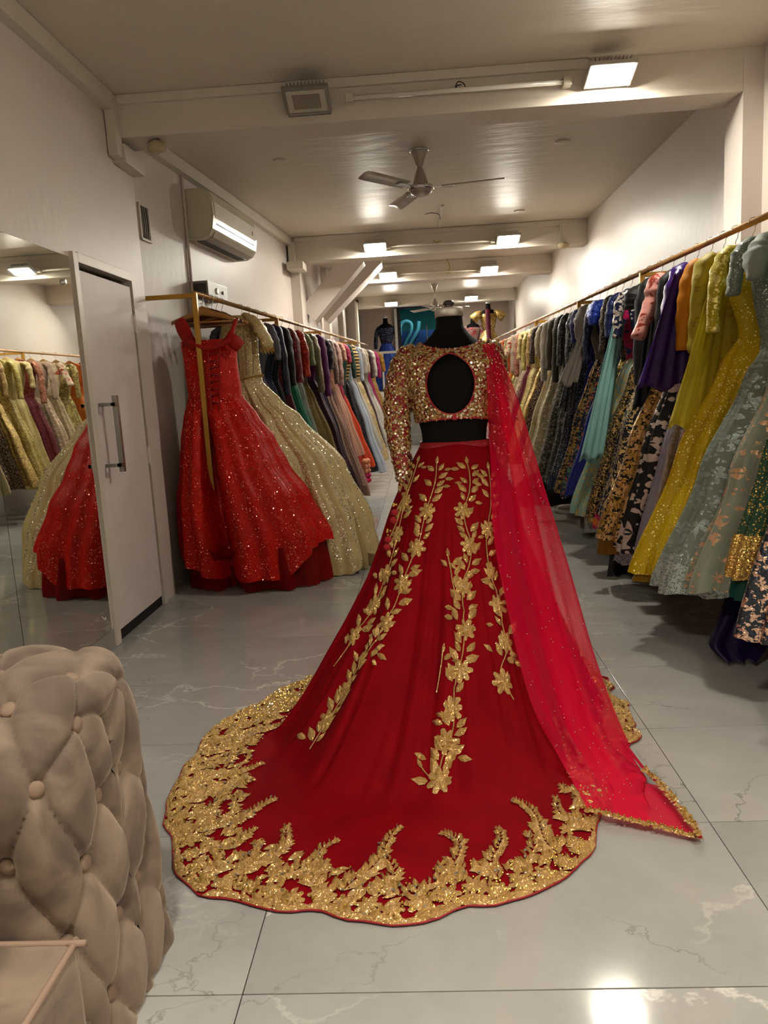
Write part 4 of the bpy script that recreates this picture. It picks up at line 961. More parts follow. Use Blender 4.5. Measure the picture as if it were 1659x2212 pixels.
def garment(Y, sd, lab, cat, top, skirt, hem=.32, flare=.45, hd=.11, waist=1.36, sl=.3, smat=None, sw=.05, puff=0, band=None, under=None, nf=8, amp=.022, wall=None, drape=None, hw=None, cy=0.0, belt=None, bare=False, swing=0.0, hgrp=None):
    x = (RX if sd < 0 else LX)(Y); seed = Y * 7.3
    rz = _ri.uniform(-.16, .16); dz = _ri.uniform(-.02, .012)
    t = empty('dress' if cat == 'dress' else cat.replace(' ', '_'), (x, Y, 0), rz, lab, cat)
    wx = (min(.27, x - (WL(Y) if Y < 8.8 else -1.25) - .02) if sd > 0 else min(.28, (1.83 if 4.35 < Y < 5.0 else 1.92) - x - .02)); w_ = wall if wall else wx
    cols_ = hanger(x, Y, rz, hw or _ri.choice((HW1, HW1, HW2, HW3)), hl(lab), 'wooden hangers on the ' + ('left' if sd > 0 else 'right') + ' rail')
    if Y > 4.3:
        hem += _ri.uniform(-.035, .05); flare += _ri.uniform(-.06, .05)
        if sl > 0: sl = max(.12, sl + _ri.uniform(-.14, .07))
        if under: under = (under[0], min(under[1], hem - .07))
    tab = [(1.828, .05, -.05, .018, .018), (1.805, .11, -.11, .028, .028), (1.77, .185, -.185, .035, .035), (1.71, .205, -.20, .055, .055), (1.58, .185, -.18, .07, .07), (waist, .14, -.14, .055, .055),
           (waist - .12, .14 + (flare - .14) * .16, -.17, hd * .7, hd * .7), ((waist + hem) / 2, .14 + (flare - .14) * .56, -(.17 + (w_ - .17) * .6), hd * .9, hd * .9), (hem, flare, -w_, hd, hd * .95)]
    if not bare: shape(t, 'bodice', top, tab, 1.825, waist - .015, sd, 12, 40, 5, (.001, .006), seed)
    if waist - hem > .1:
        sk_ = shape(t, 'skirt', skirt, [(z, a_, b__, f - cy * sstep(waist, hem, z), bk + cy * sstep(waist, hem, z)) for z, a_, b__, f, bk in tab], waist, hem, sd, 24, 104, nf, (.003, amp * 1.15), seed, (lambda th: .012 * math.sin(th * 2 + seed)))
    if band:
        bmat, bh = band; T2 = [(z, a_ + .006, b__ - .004, f + .006, bk + .006) for z, a_, b__, f, bk in tab]
        shape(t, 'hem_band', bmat, T2, hem + bh, hem - .006, sd, 5, 104, nf, ((.003 + (amp * 1.15 - .003) * (1 - bh / (waist - hem)) ** .8), amp * 1.15), seed, (lambda th: .012 * math.sin(th * 2 + seed)))
    if under:
        um, uh = under; T3 = [(z, a_ - .02, b__ + .02, f - .015, bk - .015) for z, a_, b__, f, bk in tab] + [(uh, flare - .005, -w_ + .02, hd - .01, hd - .01)]
        shape(t, 'underskirt', um, T3, hem + .12, uh, sd, 6, 50, nf, (amp * .8, amp), seed)
    if belt: shape(t, 'belt', belt, [(z, a_ + .008, b__ - .008, f + .008, bk + .008) for z, a_, b__, f, bk in tab], waist + .02, waist - .02, sd, 3, 40, 5, (.001, .001), seed)
    if sl > 0:
        sm = smat or top
        for q in (1, -1):
            k_ = 1 if q > 0 else .55; end = 1.76 - sl
            if puff: r = [.03, sw * 1.0, sw * 1.25, sw * .7]
            else: r = [.03, sw, sw * 1.02, sw * .92, sw * .8]
            arm_cloth(t, 'sleeve', sm, [(q * .16, 0, 1.775), (q * (.205 + .02 * k_), -.005, 1.74), (q * (.225 + .03 * k_), -.01, 1.76 - sl * .45), (q * (.222 + (.045 + swing) * k_), -.015, end)], r, sd)
    if drape:
        dm, dx, z0, z1, dw = drape; bm = bmesh.new(); rows = []
        for j in range(19):
            v = j / 18; z = z0 + (z1 - z0) * v; f0 = -(hd * (.5 + .6 * v)) - .02
            rows.append([Vector(((dx + dw * (u / 12 - .5) * (.45 + .55 * v) + (flare - .2) * .6 * v) * sd, f0 + .014 * math.sin(u * 1.9 + v * 3) * (1 if True else 0) - .01 * v, z + .02 * math.sin(u * .8))) for u in range(13)])
        loft(bm, rows, False)
        o = obj('dupatta', bm, dm, t, True); so = o.modifiers.new('thick', 'SOLIDIFY'); so.thickness = .003
    return t
F = fabric
R, L_ = -1, 1
# right rail, nearest first
garment(2.72, R, 'teal gown whose hem is crusted with silver and navy flowers, nearest on the right rail', 'dress', F('c9a898'), F('04604f', 'd8c4b0', 'dots', 60, .12), .30, .50, .15, 1.45, .28, F('2f8f3a'), band=(F('2b3338', 'd9b9a0', 'floral', 75, .62, .8, .5, .2, .6, '39404c'), .52), nf=7)
garment(2.98, R, 'dark green beaded skirt with a gold lattice and broad gold hem band', 'skirt', F('3c8a4a'), F('22492f', 'b59a50', 'dots', 110, .36, .9, .5, .2, .5), .46, .44, .12, 1.42, .22, band=(F('9a7a34', 'd9b869', 'dots', 150, .6, .9, .4, .2, .7), .17), under=(F('07493f'), .38), nf=6)
garment(3.18, R, 'pale grey-green net lehenga with a peach embroidered flash', 'lehenga', F('8f9c8e', 'c7cfc4', 'dots', 70, .25), F('98a08c', 'd9ae88', 'floral', 26, .30, .4, .6, .3, .4), .35, .50, .15, 1.30, .16, F('9aa79a'), .06, 1, nf=9, amp=.028)
garment(3.36, R, 'sage net lehenga with silver-blue beading and a lace hem', 'lehenga', F('7f8f80', 'aebbb0', 'dots', 90, .3), F('8b9788', '9fb0ac', 'floral', 34, .42, .5, .55, .3, .4), .31, .56, .17, 1.34, .2, band=(F('7d8d84', 'b7c4bd', 'floral', 110, .6, .4, .5, .2, .4), .16), nf=9, amp=.028)
garment(3.60, R, 'bright yellow sequinned lehenga with a scalloped hem', 'lehenga', F('cfb408', 'f0e88a', 'dots', 60, .22, .6, .5, .3, .4), F('dcbc0a', 'fff0a0', 'dots', 80, .34, .7, .5, .3, .7, 'dcb020'), .33, .62, .18, 1.40, .34, F('cdbc20', 'eee08a', 'floral', 60, .4, .5), .05, under=(F('8a6a10'), .30), nf=10, amp=.030)
garment(3.80, R, 'sheer yellow net kurta and skirt beside the sequinned yellow one', 'dress', F('cbbb3c', 'a8861c', 'floral', 34, .3, .3), F('e0bc14', 'b8901a', 'floral', 20, .16, .3), .34, .50, .13, 1.30, .42, F('baa92e', '9a7a1c', 'floral', 40, .25, .2), .06, nf=8, drape=(net('yellow_net', 'd8c83c', .6), .17, 1.70, 1.0, .20))
garment(3.98, R, 'mustard orange kurta with a brown patterned cuff', 'kurta', F('d4880e'), F('cc860e', '7d5208', 'floral', 24, .14, .2), .36, .40, .10, 1.30, .40, F('d88a12'), .052, band=(F('a06c10', '6d4606', 'floral', 60, .5, .2), .1), nf=6)
garment(4.12, R, 'violet satin blouse with a purple and silver panelled skirt', 'dress', F('3a0f74', None, 'dots', 60, .3, 0, .32), F('3a0f80', '9a93a0', 'lattice', 5.0, 1.6, .6, .35, .2, .5), .30, .44, .12, 1.36, .46, F('3c1278', None, 'dots', 60, .3, 0, .3), .075, 1, nf=7, drape=(F('34106c', None, 'dots', 60, .3, 0, .3), .22, 1.74, 1.18, .26), swing=.06)
garment(4.28, R, 'black lehenga with pale silver flowering vines', 'lehenga', F('0b0b0d'), F('0a0a0c', 'c6b6ae', 'floral', 20, .40, .5, .5, .2, .3), .28, .50, .13, 1.38, .5, F('0d0d10'), .045, under=(F('6d6470', 'b9b0bc', 'dots', 160, .4, .7, .4, .2, .6), .20), nf=7)
garment(4.46, R, 'black and bronze mirror-work lehenga over a mustard underskirt', 'lehenga', F('d08a7e', '8f3a2c', 'floral', 30, .34, .1), F('140f0b', 'b8924e', 'floral', 52, .66, .9, .45, .2, .7, 'd8b27c'), .32, .53, .14, 1.40, .34, F('d9968a', '8c3326', 'floral', 26, .34, .1), .07, under=(F('8a5c12'), .24), nf=8, swing=.07)
garment(4.66, R, 'plain black long kurta between the bronze and the brocade skirts', 'kurta', F('08090b'), F('0a0b0e'), .34, .36, .09, 1.3, .5, nf=5, drape=(F('0c0d10'), .16, 1.72, 1.05, .2))
garment(4.84, R, 'black and gold brocade lehenga edged in pink and coral', 'lehenga', F('0c0c10'), F('090c1e', 'cdb27a', 'scroll', 34, .40, .8, .4, .2, .2), .34, .52, .14, 1.40, .18, F('0b0b0d'), .062, 1, band=(F('b01c48', 'c8662a', 'bars', 9, .4, .1), .07), nf=8)
garment(5.04, R, 'navy lehenga with silver floral jacket sleeve', 'lehenga', F('10163a', 'cfc8c0', 'floral', 26, .36, .3), F('1a1812', 'c2a566', 'scroll', 44, .42, .8, .4, .2, .2), .34, .50, .12, 1.38, .40, F('141a3c', 'd0c8bc', 'floral', 28, .42, .3), .055, nf=8)
garment(5.24, R, 'aqua and pale gold brocade lehenga with hot pink collar', 'lehenga', F('b80f50', '1c2a6a', 'floral', 40, .3, .1), F('8ab0a4', 'b0a068', 'scroll', 30, .38, .4), .34, .48, .12, 1.36, .3, F('17204c', '3c4c90', 'dots', 90, .3, .6), .05, drape=(F('8fc0bc'), .2, 1.6, .7, .16), nf=8)
garment(5.44, R, 'olive gold lehenga with check embroidery', 'lehenga', F('0b0c10', '93793c', 'dots', 90, .3), F('6d6234', 'b39c54', 'lattice', 16, .6, .6, .5, .2, .3), .36, .48, .12, 1.36, .35, nf=7)
garment(5.64, R, 'royal blue sequinned blouse with a deep blue skirt', 'dress', F('0a1f8c', '3c62e0', 'dots', 160, .42, .7, .4, .2, .6), F('0a1666', '3a4ea0', 'dots', 80, .2, .5), .36, .46, .12, 1.38, .26, F('0c2aa8', '5a80f0', 'dots', 150, .45, .7, .4, .2, .6), .068, 1, nf=8)
garment(5.84, R, 'navy lehenga scattered with coral and green flowers', 'lehenga', F('0b1438', '6a6fa0', 'dots', 110, .3, .6), F('0c1634', 'b0603c', 'floral', 40, .34, .4, .5, .2, .4, '4f7f6a'), .36, .47, .12, 1.38, .4, nf=8)
garment(6.04, R, 'taupe ruffled blouse over a bronze embroidered skirt', 'dress', F('857a70'), F('16161c', 'a08450', 'floral', 50, .52, .8, .5, .2, .5), .36, .47, .12, 1.38, .28, F('8a8078'), .07, 1, nf=8, drape=(F('8f857a'), .22, 1.6, 1.2, .16))
garment(6.26, R, 'royal blue dress with small silver dots on its short sleeve', 'dress', F('0a1460', 'c9cde0', 'dots', 34, .10, .6), F('0b1a84'), .38, .42, .11, 1.38, .34, F('0b1670', 'd0d4e8', 'dots', 30, .12, .6), .06, 1, nf=6)
garment(6.48, R, 'slate lehenga glittering with silver sequins above a navy hem', 'lehenga', F('24282c', '7c8288', 'dots', 130, .36, .7), F('252c36', '9aa2ac', 'dots', 85, .34, .85, .45, .2, .7), .38, .50, .13, 1.40, .5, F('30343a', '757b82', 'floral', 60, .4, .5), .05, drape=(F('30343a', '8c9298', 'dots', 120, .4, .7), .2, 1.6, 1.0, .14), band=(F('101c34', '8c94a0', 'dots', 80, .2), .12), nf=8)
garment(6.74, R, 'charcoal embroidered gown with sheer grey sleeve', 'dress', F('3c4044', '6f757a', 'floral', 60, .4, .4), F('474846', '8d8d88', 'floral', 50, .34, .5, .55, .2, .4), .36, .46, .12, 1.38, .5, nf=8)
garment(6.98, R, 'black sequinned gown with olive shimmer', 'dress', F('17150f', '5c5848', 'dots', 120, .4, .7), F('2c2a24', '77725f', 'floral', 60, .4, .6), .36, .45, .11, 1.38, .48, nf=7)
garment(7.22, R, 'olive taupe blouse with a fringed cuff', 'blouse', F('5d5644'), F('8b857a', 'b9b2a4', 'floral', 40, .3, .3), .38, .45, .12, 1.36, .38, F('635b48'), .056, nf=8)
garment(7.50, R, 'cream dress with a long plain bishop sleeve', 'dress', F('b9b09c'), F('b4a98c', 'd2c49c', 'floral', 40, .34, .4), .36, .47, .13, 1.38, .55, F('c4bcab'), .058, nf=8)
garment(7.78, R, 'ivory lehenga with fine gold flowers', 'lehenga', F('b0a68e', 'd0c49a', 'dots', 90, .3), F('b5a884', 'a98a4a', 'floral', 34, .3, .4), .36, .46, .12, 1.38, .4, nf=8)
garment(8.04, R, 'dark brown sequinned lehenga', 'lehenga', F('2c1d18', '8c7a68', 'dots', 110, .4, .8), F('33221b', '9c8468', 'dots', 90, .42, .9, .4, .2, .8), .36, .46, .12, 1.40, .4, nf=8)
garment(8.30, R, 'antique gold beaded gown with tan sleeve', 'dress', F('a5824c', 'd9ba7c', 'dots', 90, .4, .7, .4, .2, .5), F('ab8c50', 'd8bc78', 'floral', 60, .5, .7, .4, .2, .5), .36, .46, .12, 1.38, .48, nf=8)
garment(8.56, R, 'light gold sequinned gown with pale green cuff', 'dress', F('a99a4e', 'e0d48c', 'dots', 100, .45, .8, .4, .2, .6), F('b09a58', 'e0cf90', 'dots', 70, .4, .7, .4, .2, .6), .36, .45, .12, 1.38, .5, nf=8)
garment(8.82, R, 'pale yellow silk gown with a rolled sleeve', 'dress', F('c8b27a'), F('cbb880', 'b39a58', 'floral', 40, .3, .3), .36, .45, .12, 1.38, .36, nf=8)
garment(9.08, R, 'maroon velvet gown with a coppery beaded sleeve', 'dress', F('6d141a', 'b07a54', 'dots', 80, .35, .6), F('5c1020', '9a5c50', 'dots', 70, .25, .5), .36, .44, .12, 1.38, .4, F('8a4a3c', 'c89878', 'dots', 110, .45, .7), .052, nf=8)
garment(9.36, R, 'dusty tan gown with a plain long sleeve', 'dress', F('a08670'), F('a58c74', 'c9ae90', 'floral', 40, .34, .3), .36, .44, .12, 1.38, .46, nf=8)
garment(9.66, R, 'cream blouse with red printed flowers on a wide sleeve', 'blouse', F('c9b594', 'a23c28', 'floral', 34, .3, .05), F('b8a280', 'cdbb90', 'floral', 50, .34, .4), .36, .45, .12, 1.38, .3, F('cbb898', 'a23c28', 'floral', 34, .34, .05), .068, nf=8, swing=.06)
garment(9.98, R, 'olive gold embroidered gown behind the printed blouse', 'dress', F('80703c', 'b8a868', 'floral', 60, .45, .6), F('8a7a48', 'bfae70', 'floral', 50, .45, .6), .36, .44, .12, 1.38, .4, nf=8)
garment(10.34, R, 'orange silk gown far down the right rail', 'dress', F('d06414'), F('c86a1c', 'e0a050', 'dots', 60, .2, .4), .36, .44, .12, 1.38, .44, nf=7)
garment(10.70, R, 'peach gown with coral flowers far down the right rail', 'dress', F('c99478', 'b0503c', 'floral', 40, .34, .1), F('cc9c80', 'b0583c', 'floral', 40, .3, .1), .36, .44, .12, 1.38, .36, nf=7)
garment(11.10, R, 'white and crimson mottled gown far down the right rail', 'dress', F('b9a8a8', '9c1c40', 'floral', 40, .5, .1), F('b8a0a0', 'a0284a', 'floral', 40, .4, .1), .36, .42, .12, 1.38, .36, nf=7)
garment(11.55, R, 'coral pink gown near the end of the right rail', 'dress', F('c4604c'), F('c4685a', 'd8a090', 'dots', 60, .3, .3), .36, .42, .12, 1.38, .3, nf=7)
garment(12.05, R, 'pale blush gown at the far end of the right rail', 'dress', F('cbb0a4'), F('ccb4a8'), .36, .42, .12, 1.38, .3, nf=7)
# purple scarf slipping to the floor below the sage skirts, dark fabric trailing under the far clothes
def trail(pts, wds, lab, mat, thick=.010):
    bm = bmesh.new(); pp = smooth_path(pts, 6); rows = []
    for i, p in enumerate(pp):
        w_ = interp([(k_ / (len(wds) - 1), q) for k_, q in enumerate(wds)], i / (len(pp) - 1))[0]
        rows.append([p + Vector(((u / 10 - .5) * w_, .02 * math.sin(u * 1.6 + i * .25), .008 * math.sin(u * 2.2))) for u in range(11)])
    loft(bm, rows, False); o = obj('scarf', bm, mat, None, True); so = o.modifiers.new('thick', 'SOLIDIFY'); so.thickness = .004; return tag(o, lab, 'scarf')
trail([(1.42, 3.40, .34), (1.38, 3.34, .20), (1.34, 3.27, .08), (1.33, 3.20, .02)], [.10, .17, .26, .14], 'dark purple scarf hanging to the floor below the sage net lehenga', F('1c0c3c', None, 'dots', 60, .3, 0, .4))
trail([(1.25, 7.0, .42), (1.18, 7.0, .28), (1.16, 6.95, .12)], [.5, .7, .8], 'dark olive cloth trailing under the charcoal gowns', F('272a24'))
trail([(1.30, 4.80, .34), (1.29, 4.78, .16), (1.28, 4.72, .02)], [.24, .26, .32], 'black sequinned shawl hanging to the floor under the brocade lehenga', F('111316', '4a4e55', 'dots', 120, .3, .8, .4, .2, .6))
bs_ = empty('pedestal_base', (1.40, 7.25, 0), 0, 'white round pedestal base on the floor under the right rail', 'stand')
bm = bmesh.new(); lathe(bm, [(0, .045), (.13, .045), (.15, .035), (.155, .0)], n=36); obj('disc', bm, plain('base_white', 'c9c6be', .3), bs_, True)
bm = bmesh.new(); tube(bm, [(0, 0, .04), (0, 0, .5)], .02, 12); obj('stem', bm, CHROME, bs_)

# left rail ---------------------------------------------------------------
def big_hanger(Y, sd, lab, hm_): return hanger(LX(Y), Y, 0.0, hm_, hl(lab), 'wooden hangers on the left rail')
# red ball gown
REDG = F('b00d08', 'e8583c', 'scroll', 22, .07, .35, .5, .25, .3, None, .3)
m = REDG
REDS = F('a80c08', 'ff8a70', 'dots', 95, .13, .9, .45, .25, 1.1, None, .18)
# give the gown both scroll-work and scattered sequins
def two_layer():
    m, nt, b = newmat('red_sequin_lace'); Lk = nt.links; tc = N(nt, 'ShaderNodeTexCoord'); P = tc.outputs['Object']
    n3 = N(nt, 'ShaderNodeTexNoise', Scale=9.0, Detail=1.5, Distortion=1.6); Lk.new(P, n3.inputs['Vector'])
    s = math_node(nt, 'PINGPONG', math_node(nt, 'MULTIPLY', n3.outputs['Fac'], 7.0), .5); line = math_node(nt, 'LESS_THAN', s, .055)
    n4 = N(nt, 'ShaderNodeTexNoise', Scale=4.0, Detail=3.0); Lk.new(P, n4.inputs['Vector'])
    col = mixc(nt, n4.outputs['Fac'], lin('a40503'), lin('dc1406')); col = mixc(nt, math_node(nt, 'MULTIPLY', line, .5), col, lin('f04a30'))
    v = N(nt, 'ShaderNodeTexVoronoi', Scale=78.0); Lk.new(P, v.inputs['Vector']); sep = N(nt, 'ShaderNodeSeparateColor'); Lk.new(v.outputs['Color'], sep.inputs[0])
    n5 = N(nt, 'ShaderNodeTexNoise', Scale=3.0, Detail=2.0); Lk.new(P, n5.inputs['Vector'])
    seq = math_node(nt, 'MULTIPLY', math_node(nt, 'LESS_THAN', v.outputs['Distance'], .30), math_node(nt, 'GREATER_THAN', math_node(nt, 'ADD', sep.outputs[0], math_node(nt, 'MULTIPLY', n5.outputs['Fac'], .8)), .95))
    col = mixc(nt, seq, col, lin('ff9a80')); Lk.new(col, b.inputs['Base Color'])
    Lk.new(math_node(nt, 'MULTIPLY', seq, .9), b.inputs['Metallic']); r = math_node(nt, 'MULTIPLY_ADD', seq, -.3); r.node.inputs[2].default_value = .45; Lk.new(r, b.inputs['Roughness'])
    s1 = N(nt, 'ShaderNodeVectorMath', operation='SUBTRACT'); Lk.new(v.outputs['Color'], s1.inputs[0]); s1.inputs[1].default_value = (.5, .5, .5)
    s2 = N(nt, 'ShaderNodeVectorMath', operation='SCALE'); Lk.new(s1.outputs[0], s2.inputs[0]); Lk.new(math_node(nt, 'MULTIPLY', seq, 1.1), s2.inputs['Scale'])
    bp = N(nt, 'ShaderNodeBump', Strength=.8, Distance=.006); Lk.new(line, bp.inputs['Height'])
    s3 = N(nt, 'ShaderNodeVectorMath', operation='ADD'); Lk.new(bp.outputs[0], s3.inputs[0]); Lk.new(s2.outputs[0], s3.inputs[1]); s4 = N(nt, 'ShaderNodeVectorMath', operation='NORMALIZE'); Lk.new(s3.outputs[0], s4.inputs[0]); Lk.new(s4.outputs[0], b.inputs['Normal'])
    b.inputs['Specular IOR Level'].default_value = .25
    return m
REDL = two_layer()
lab = 'bright red sequinned ball gown with off-shoulder straps, first on the left rail'
big_hanger(5.12, 1, lab, HW1)
g = empty('ball_gown', (LX(5.12), 5.12, 0), 0, lab, 'dress')
RT = [(1.80, .17, -.17, .03, .03), (1.62, .205, -.165, .075, .07), (1.5, .20, -.155, .10, .08), (1.26, .215, -.145, .11, .09), (1.12, .30, -.18, .16, .12), (.97, .40, -.21, .22, .15), (.80, .47, -.235, .28, .17), (.59, .60, -.27, .34, .18), (.3, .73, -.275, .38, .2), (.0, .76, -.26, .40, .22)]
shape(g, 'bodice', REDL, RT, 1.63, 1.25, 1, 16, 72, 6, (.002, .005), 2.2, None, .85)
def redhem(th):   # higher at the aisle side, dipping in front
    c = math.cos(th); return .20 * sstep(.35, 1, c) + .10 * sstep(.3, 1, -c) - .02
def cleft(th, t):  # the rail post presses a deep fold into the front
    d = th - (1.5 * PI - .28); return .20 * math.exp(-(d / .13) ** 2) * sstep(0, .35, t) + .05 * math.exp(-((d + .5) / .12) ** 2) * t + .06 * math.exp(-((d - .42) / .12) ** 2) * t
shape(g, 'overskirt', REDL, RT, 1.26, .10, 1, 46, 150, 8, (.004, .035), 1.1, redhem, .9, cleft)
shape(g, 'tulle_underskirt', net('red_tulle', '9c0c08', .7), [(z, a_ - .035, b__ + .03, f - .04, bk - .03) for z, a_, b__, f, bk in RT], .28, .006, 1, 10, 150, 14, (.012, .03), 3.3, None, .9, cleft)
# straps, neckline, lacing
SAT = F('b5120d', None, 'dots', 60, .3, 0, .5)
def band_(par, nm, pts, w_, mat, upv, th=.006):
    bm = bmesh.new(); pp = smooth_path(pts, 6); rows = []
    for i, p in enumerate(pp):
        w2 = interp([(k_ / (len(w_) - 1), q) for k_, q in enumerate(w_)], i / (len(pp) - 1))[0]; t = (pp[min(i + 1, len(pp) - 1)] - pp[max(i - 1, 0)]).normalized(); u = (Vector(upv) - t * t.dot(Vector(upv))).normalized(); nn = t.cross(u)
        rows.append([p + u * w2 * x + nn * th * (1 - x * x) for x in (-1, -.6, 0, .6, 1)] + [p + u * w2 * x - nn * th * .4 for x in (1, 0, -1)])
    loft(bm, rows, True, True, True); return obj(nm, bm, mat, par, True)
go = Vector((LX(5.12), 5.12, 0))
G_ = lambda px, py, Y: atY(px, py, Y) - go
band_(g, 'shoulder_strap', [G_(386, 692, 5.10), G_(396, 712, 5.05), G_(408, 735, 5.02), G_(425, 752, 5.02)], [.035, .045, .04, .03], SAT, (1, 0, .4), .012)
band_(g, 'shoulder_strap', [G_(510, 690, 5.10), G_(503, 710, 5.06), G_(497, 728, 5.04), G_(490, 742, 5.03)], [.012, .016, .03, .04], SAT, (1, 0, .3), .012)
band_(g, 'shoulder_flap', [G_(492, 728, 5.02), G_(505, 738, 5.01), G_(520, 750, 5.03)], [.03, .045, .04], SAT, (.4, 0, 1), .014)
band_(g, 'neck_edge', [G_(404, 735, 5.0), G_(430, 748, 4.99), G_(452, 752, 4.99), G_(478, 744, 4.99), G_(498, 734, 5.0)], [.016, .018, .018, .018, .016], SAT, (0, 0, 1), .010)
for s_ in ((392, 712, 397, 752), (506, 712, 507, 732)):
    bm = bmesh.new(); tube(bm, [G_(s_[0], s_[1], 5.09), G_(s_[2], s_[3], 5.06)], .0025, 6); obj('hanging_loop', bm, plain('dark_red', '5c0806', .6), g)
for i in range(9):
    y = 764 + i * 15; bm = bmesh.new(); tube(bm, smooth_path([G_(452 + i, y + 4, 5.0), G_(460, y, 4.985), G_(471, y + (2 if i % 2 else -2), 4.995)], 4), .0085, 8, True, .6); obj('lace_ribbon', bm, plain('ribbon_red', '8a0a10', .35), g, True)
bm = bmesh.new(); tube(bm, smooth_path([G_(449, 758, 4.99), G_(453, 830, 4.985), G_(457, 900, 4.97)], 4), .006, 8); tube(bm, smooth_path([G_(474, 752, 4.995), G_(475, 830, 4.99), G_(474, 900, 4.975)], 4), .005, 8); obj('placket', bm, SAT, g, True)
# champagne gold ball gown
GS = F('d0b880', 'fbe9b0', 'dots', 92, .30, .9, .45, .05, 1.0, 'c4ac6c', .2)
GSR = F('dcc48a', 'fffbe0', 'rays', 17.0, .5, .9, .5, .05, 1.3, None, .14)
for yy in (5.22, 5.30, 5.39): hanger(LX(yy), yy, _ri.uniform(-.15, .15), HW2 if yy < 5.35 else HW1, ('bare brown hanger just behind the red gown', 'second bare brown hanger behind the red gown', 'bare pale hanger right before the champagne gown')[int(yy * 12) - 62], 'bare hangers near the start of the left rail')
lab = 'champagne gold glitter ball gown with a beaded waist, second on the left rail'
big_hanger(5.5, 1, lab, HW2)
g = empty('ball_gown', (LX(5.5), 5.5, 0), 0, lab, 'dress')
GT = [(1.82, .13, .02, .03, .03), (1.78, .20, -.0, .04, .04), (1.66, .24, -.03, .08, .07), (1.5, .235, -.05, .10, .08), (1.36, .245, -.05, .11, .09), (1.2, .38, -.10, .16, .12), (1.1, .50, -.12, .20, .15), (.74, .80, -.18, .33, .22), (.36, .96, -.22, .42, .26), (.1, 1.0, -.24, .46, .28), (0, .99, -.24, .47, .28)]
STR = F('8a7a4c', '4c3c1c', 'rays', 14.0, .10, .2, .45)
shape(g, 'bodice', GS, GT, 1.815, 1.36, 1, 16, 72, 5, (.002, .004), .7, None, .85)
def gcl(th, t): return .10 * math.exp(-((th - 5.1) / .10) ** 2) * t + .08 * math.exp(-((th - 5.7) / .09) ** 2) * t ** 2 + .07 * math.exp(-((th - 4.5) / .1) ** 2) * t
shape(g, 'ball_skirt', GSR, GT, 1.37, .03, 1, 54, 170, 13, (.004, .038), 4.2, (lambda th: -.03 + .11 * sstep(.6, 1, math.cos(th)) + .02 * math.sin(th * 9)), .9, gcl)
shape(g, 'net_underskirt', net('gold_net', 'dcc48c', .75), [(z, a_ - .05, b__ + .02, f - .01, bk) for z, a_, b__, f, bk in GT], .3, .006, 1, 10, 120, 17, (.03, .045), 1.3, None, .9, gcl)
arm_cloth(g, 'cap_sleeve', GS, [(.15, 0, 1.82), (.22, -.02, 1.77), (.285, -.04, 1.68), (.31, -.05, 1.58)], [.03, .06, .07, .055], 1)
bm = bmesh.new()
for i in range(14):
    p = Vector((.265 + .007 * i, -.08 + .002 * i, 1.585)); tube(bm, [p, p + Vector((.002, 0, -.03 - .01 * (i % 3)))], .002, 5)
obj('bead_fringe', bm, PEARL, g)
bm = bmesh.new()
for i in range(46):
    th = PI * 1.0 + i * PI * 1.15 / 45; c, s = math.cos(th), math.sin(th); p = Vector((.0825 + .172 * math.copysign(abs(c) ** .9, c), -.118 * abs(s) ** .9 * (1 if s < 0 else -1), 1.365 + .03 * c)); ball(bm, p, .0075, sub=1)
obj('bead_belt', bm, PEARL, g)
for i in range(6):
    xx = -.05 + i * .05; bm = bmesh.new(); tube(bm, smooth_path([(xx * 1.05, -.082, 1.70), (xx * 1.05 + .01, -.106, 1.55), (xx * .95 + .02, -.117, 1.40)], 4), .0022, 5); obj('boning_seam', bm, plain('seam_brown', '4a3a1e', .6), g)
# the rest of the left rail
garment(5.93, L_, 'smoky lavender gown almost hidden behind the champagne gown', 'dress', F('55505c'), F('5a545e', '8b8490', 'dots', 110, .3, .6), .3, .46, .12, 1.40, .2, nf=8, hw=HW1)
garment(6.12, L_, 'navy sequinned gown behind the champagne gown', 'dress', F('080c22', '3c4670', 'dots', 110, .32, .8, .4, .2, .7), F('080b1e', '3c4670', 'dots', 110, .3, .8), .3, .40, .11, 1.38, .5, nf=7, hw=HW2)
garment(6.34, L_, 'plain black gown on the left rail', 'dress', F('08080d'), F('090910'), .3, .38, .10, 1.38, .5, nf=6, hw=HW1)
garment(6.58, L_, 'maroon velvet dress with a textured long sleeve', 'dress', F('5c0c14', '8c2c34', 'scroll', 30, .3, .1), F('560a14'), .3, .38, .11, 1.38, .52, F('640e16', '93343a', 'scroll', 30, .3, .1), .055, nf=6, hw=HW2)
garment(6.86, L_, 'scarlet crushed velvet blouse with an emerald green skirt', 'dress', F('98100c', 'c8341c', 'scroll', 18, .3, .1), F('0a7a5c'), .3, .42, .12, 1.38, .48, F('a0130e', 'd0401f', 'scroll', 18, .3, .1), .062, nf=7, hw=HW2)
garment(7.1, L_, 'pale mint gown on the left rail', 'dress', F('7a8c60', 'b0bc98', 'dots', 90, .3), F('9cafa4', 'c8d4cc', 'dots', 90, .3), .3, .42, .11, 1.38, .2, nf=7, hw=HW1)
garment(7.36, L_, 'taupe glitter blouse with an old gold pleated skirt', 'dress', F('5c5040', '9a8c70', 'dots', 140, .4, .7, .4, .2, .7), F('8a7848', 'c0ae74', 'dots', 110, .3, .7), .3, .44, .13, 1.34, .48, F('625644', 'a09274', 'dots', 140, .42, .7, .4, .2, .7), .062, nf=11, hw=HW2)
garment(7.68, L_, 'magenta purple blouse with full sleeve over a plum skirt', 'dress', F('5a0858'), F('2c0a24', '6c3450', 'dots', 90, .25, .6), .24, .48, .14, 1.38, .52, F('600a5e'), .066, nf=9, hw=HW2)
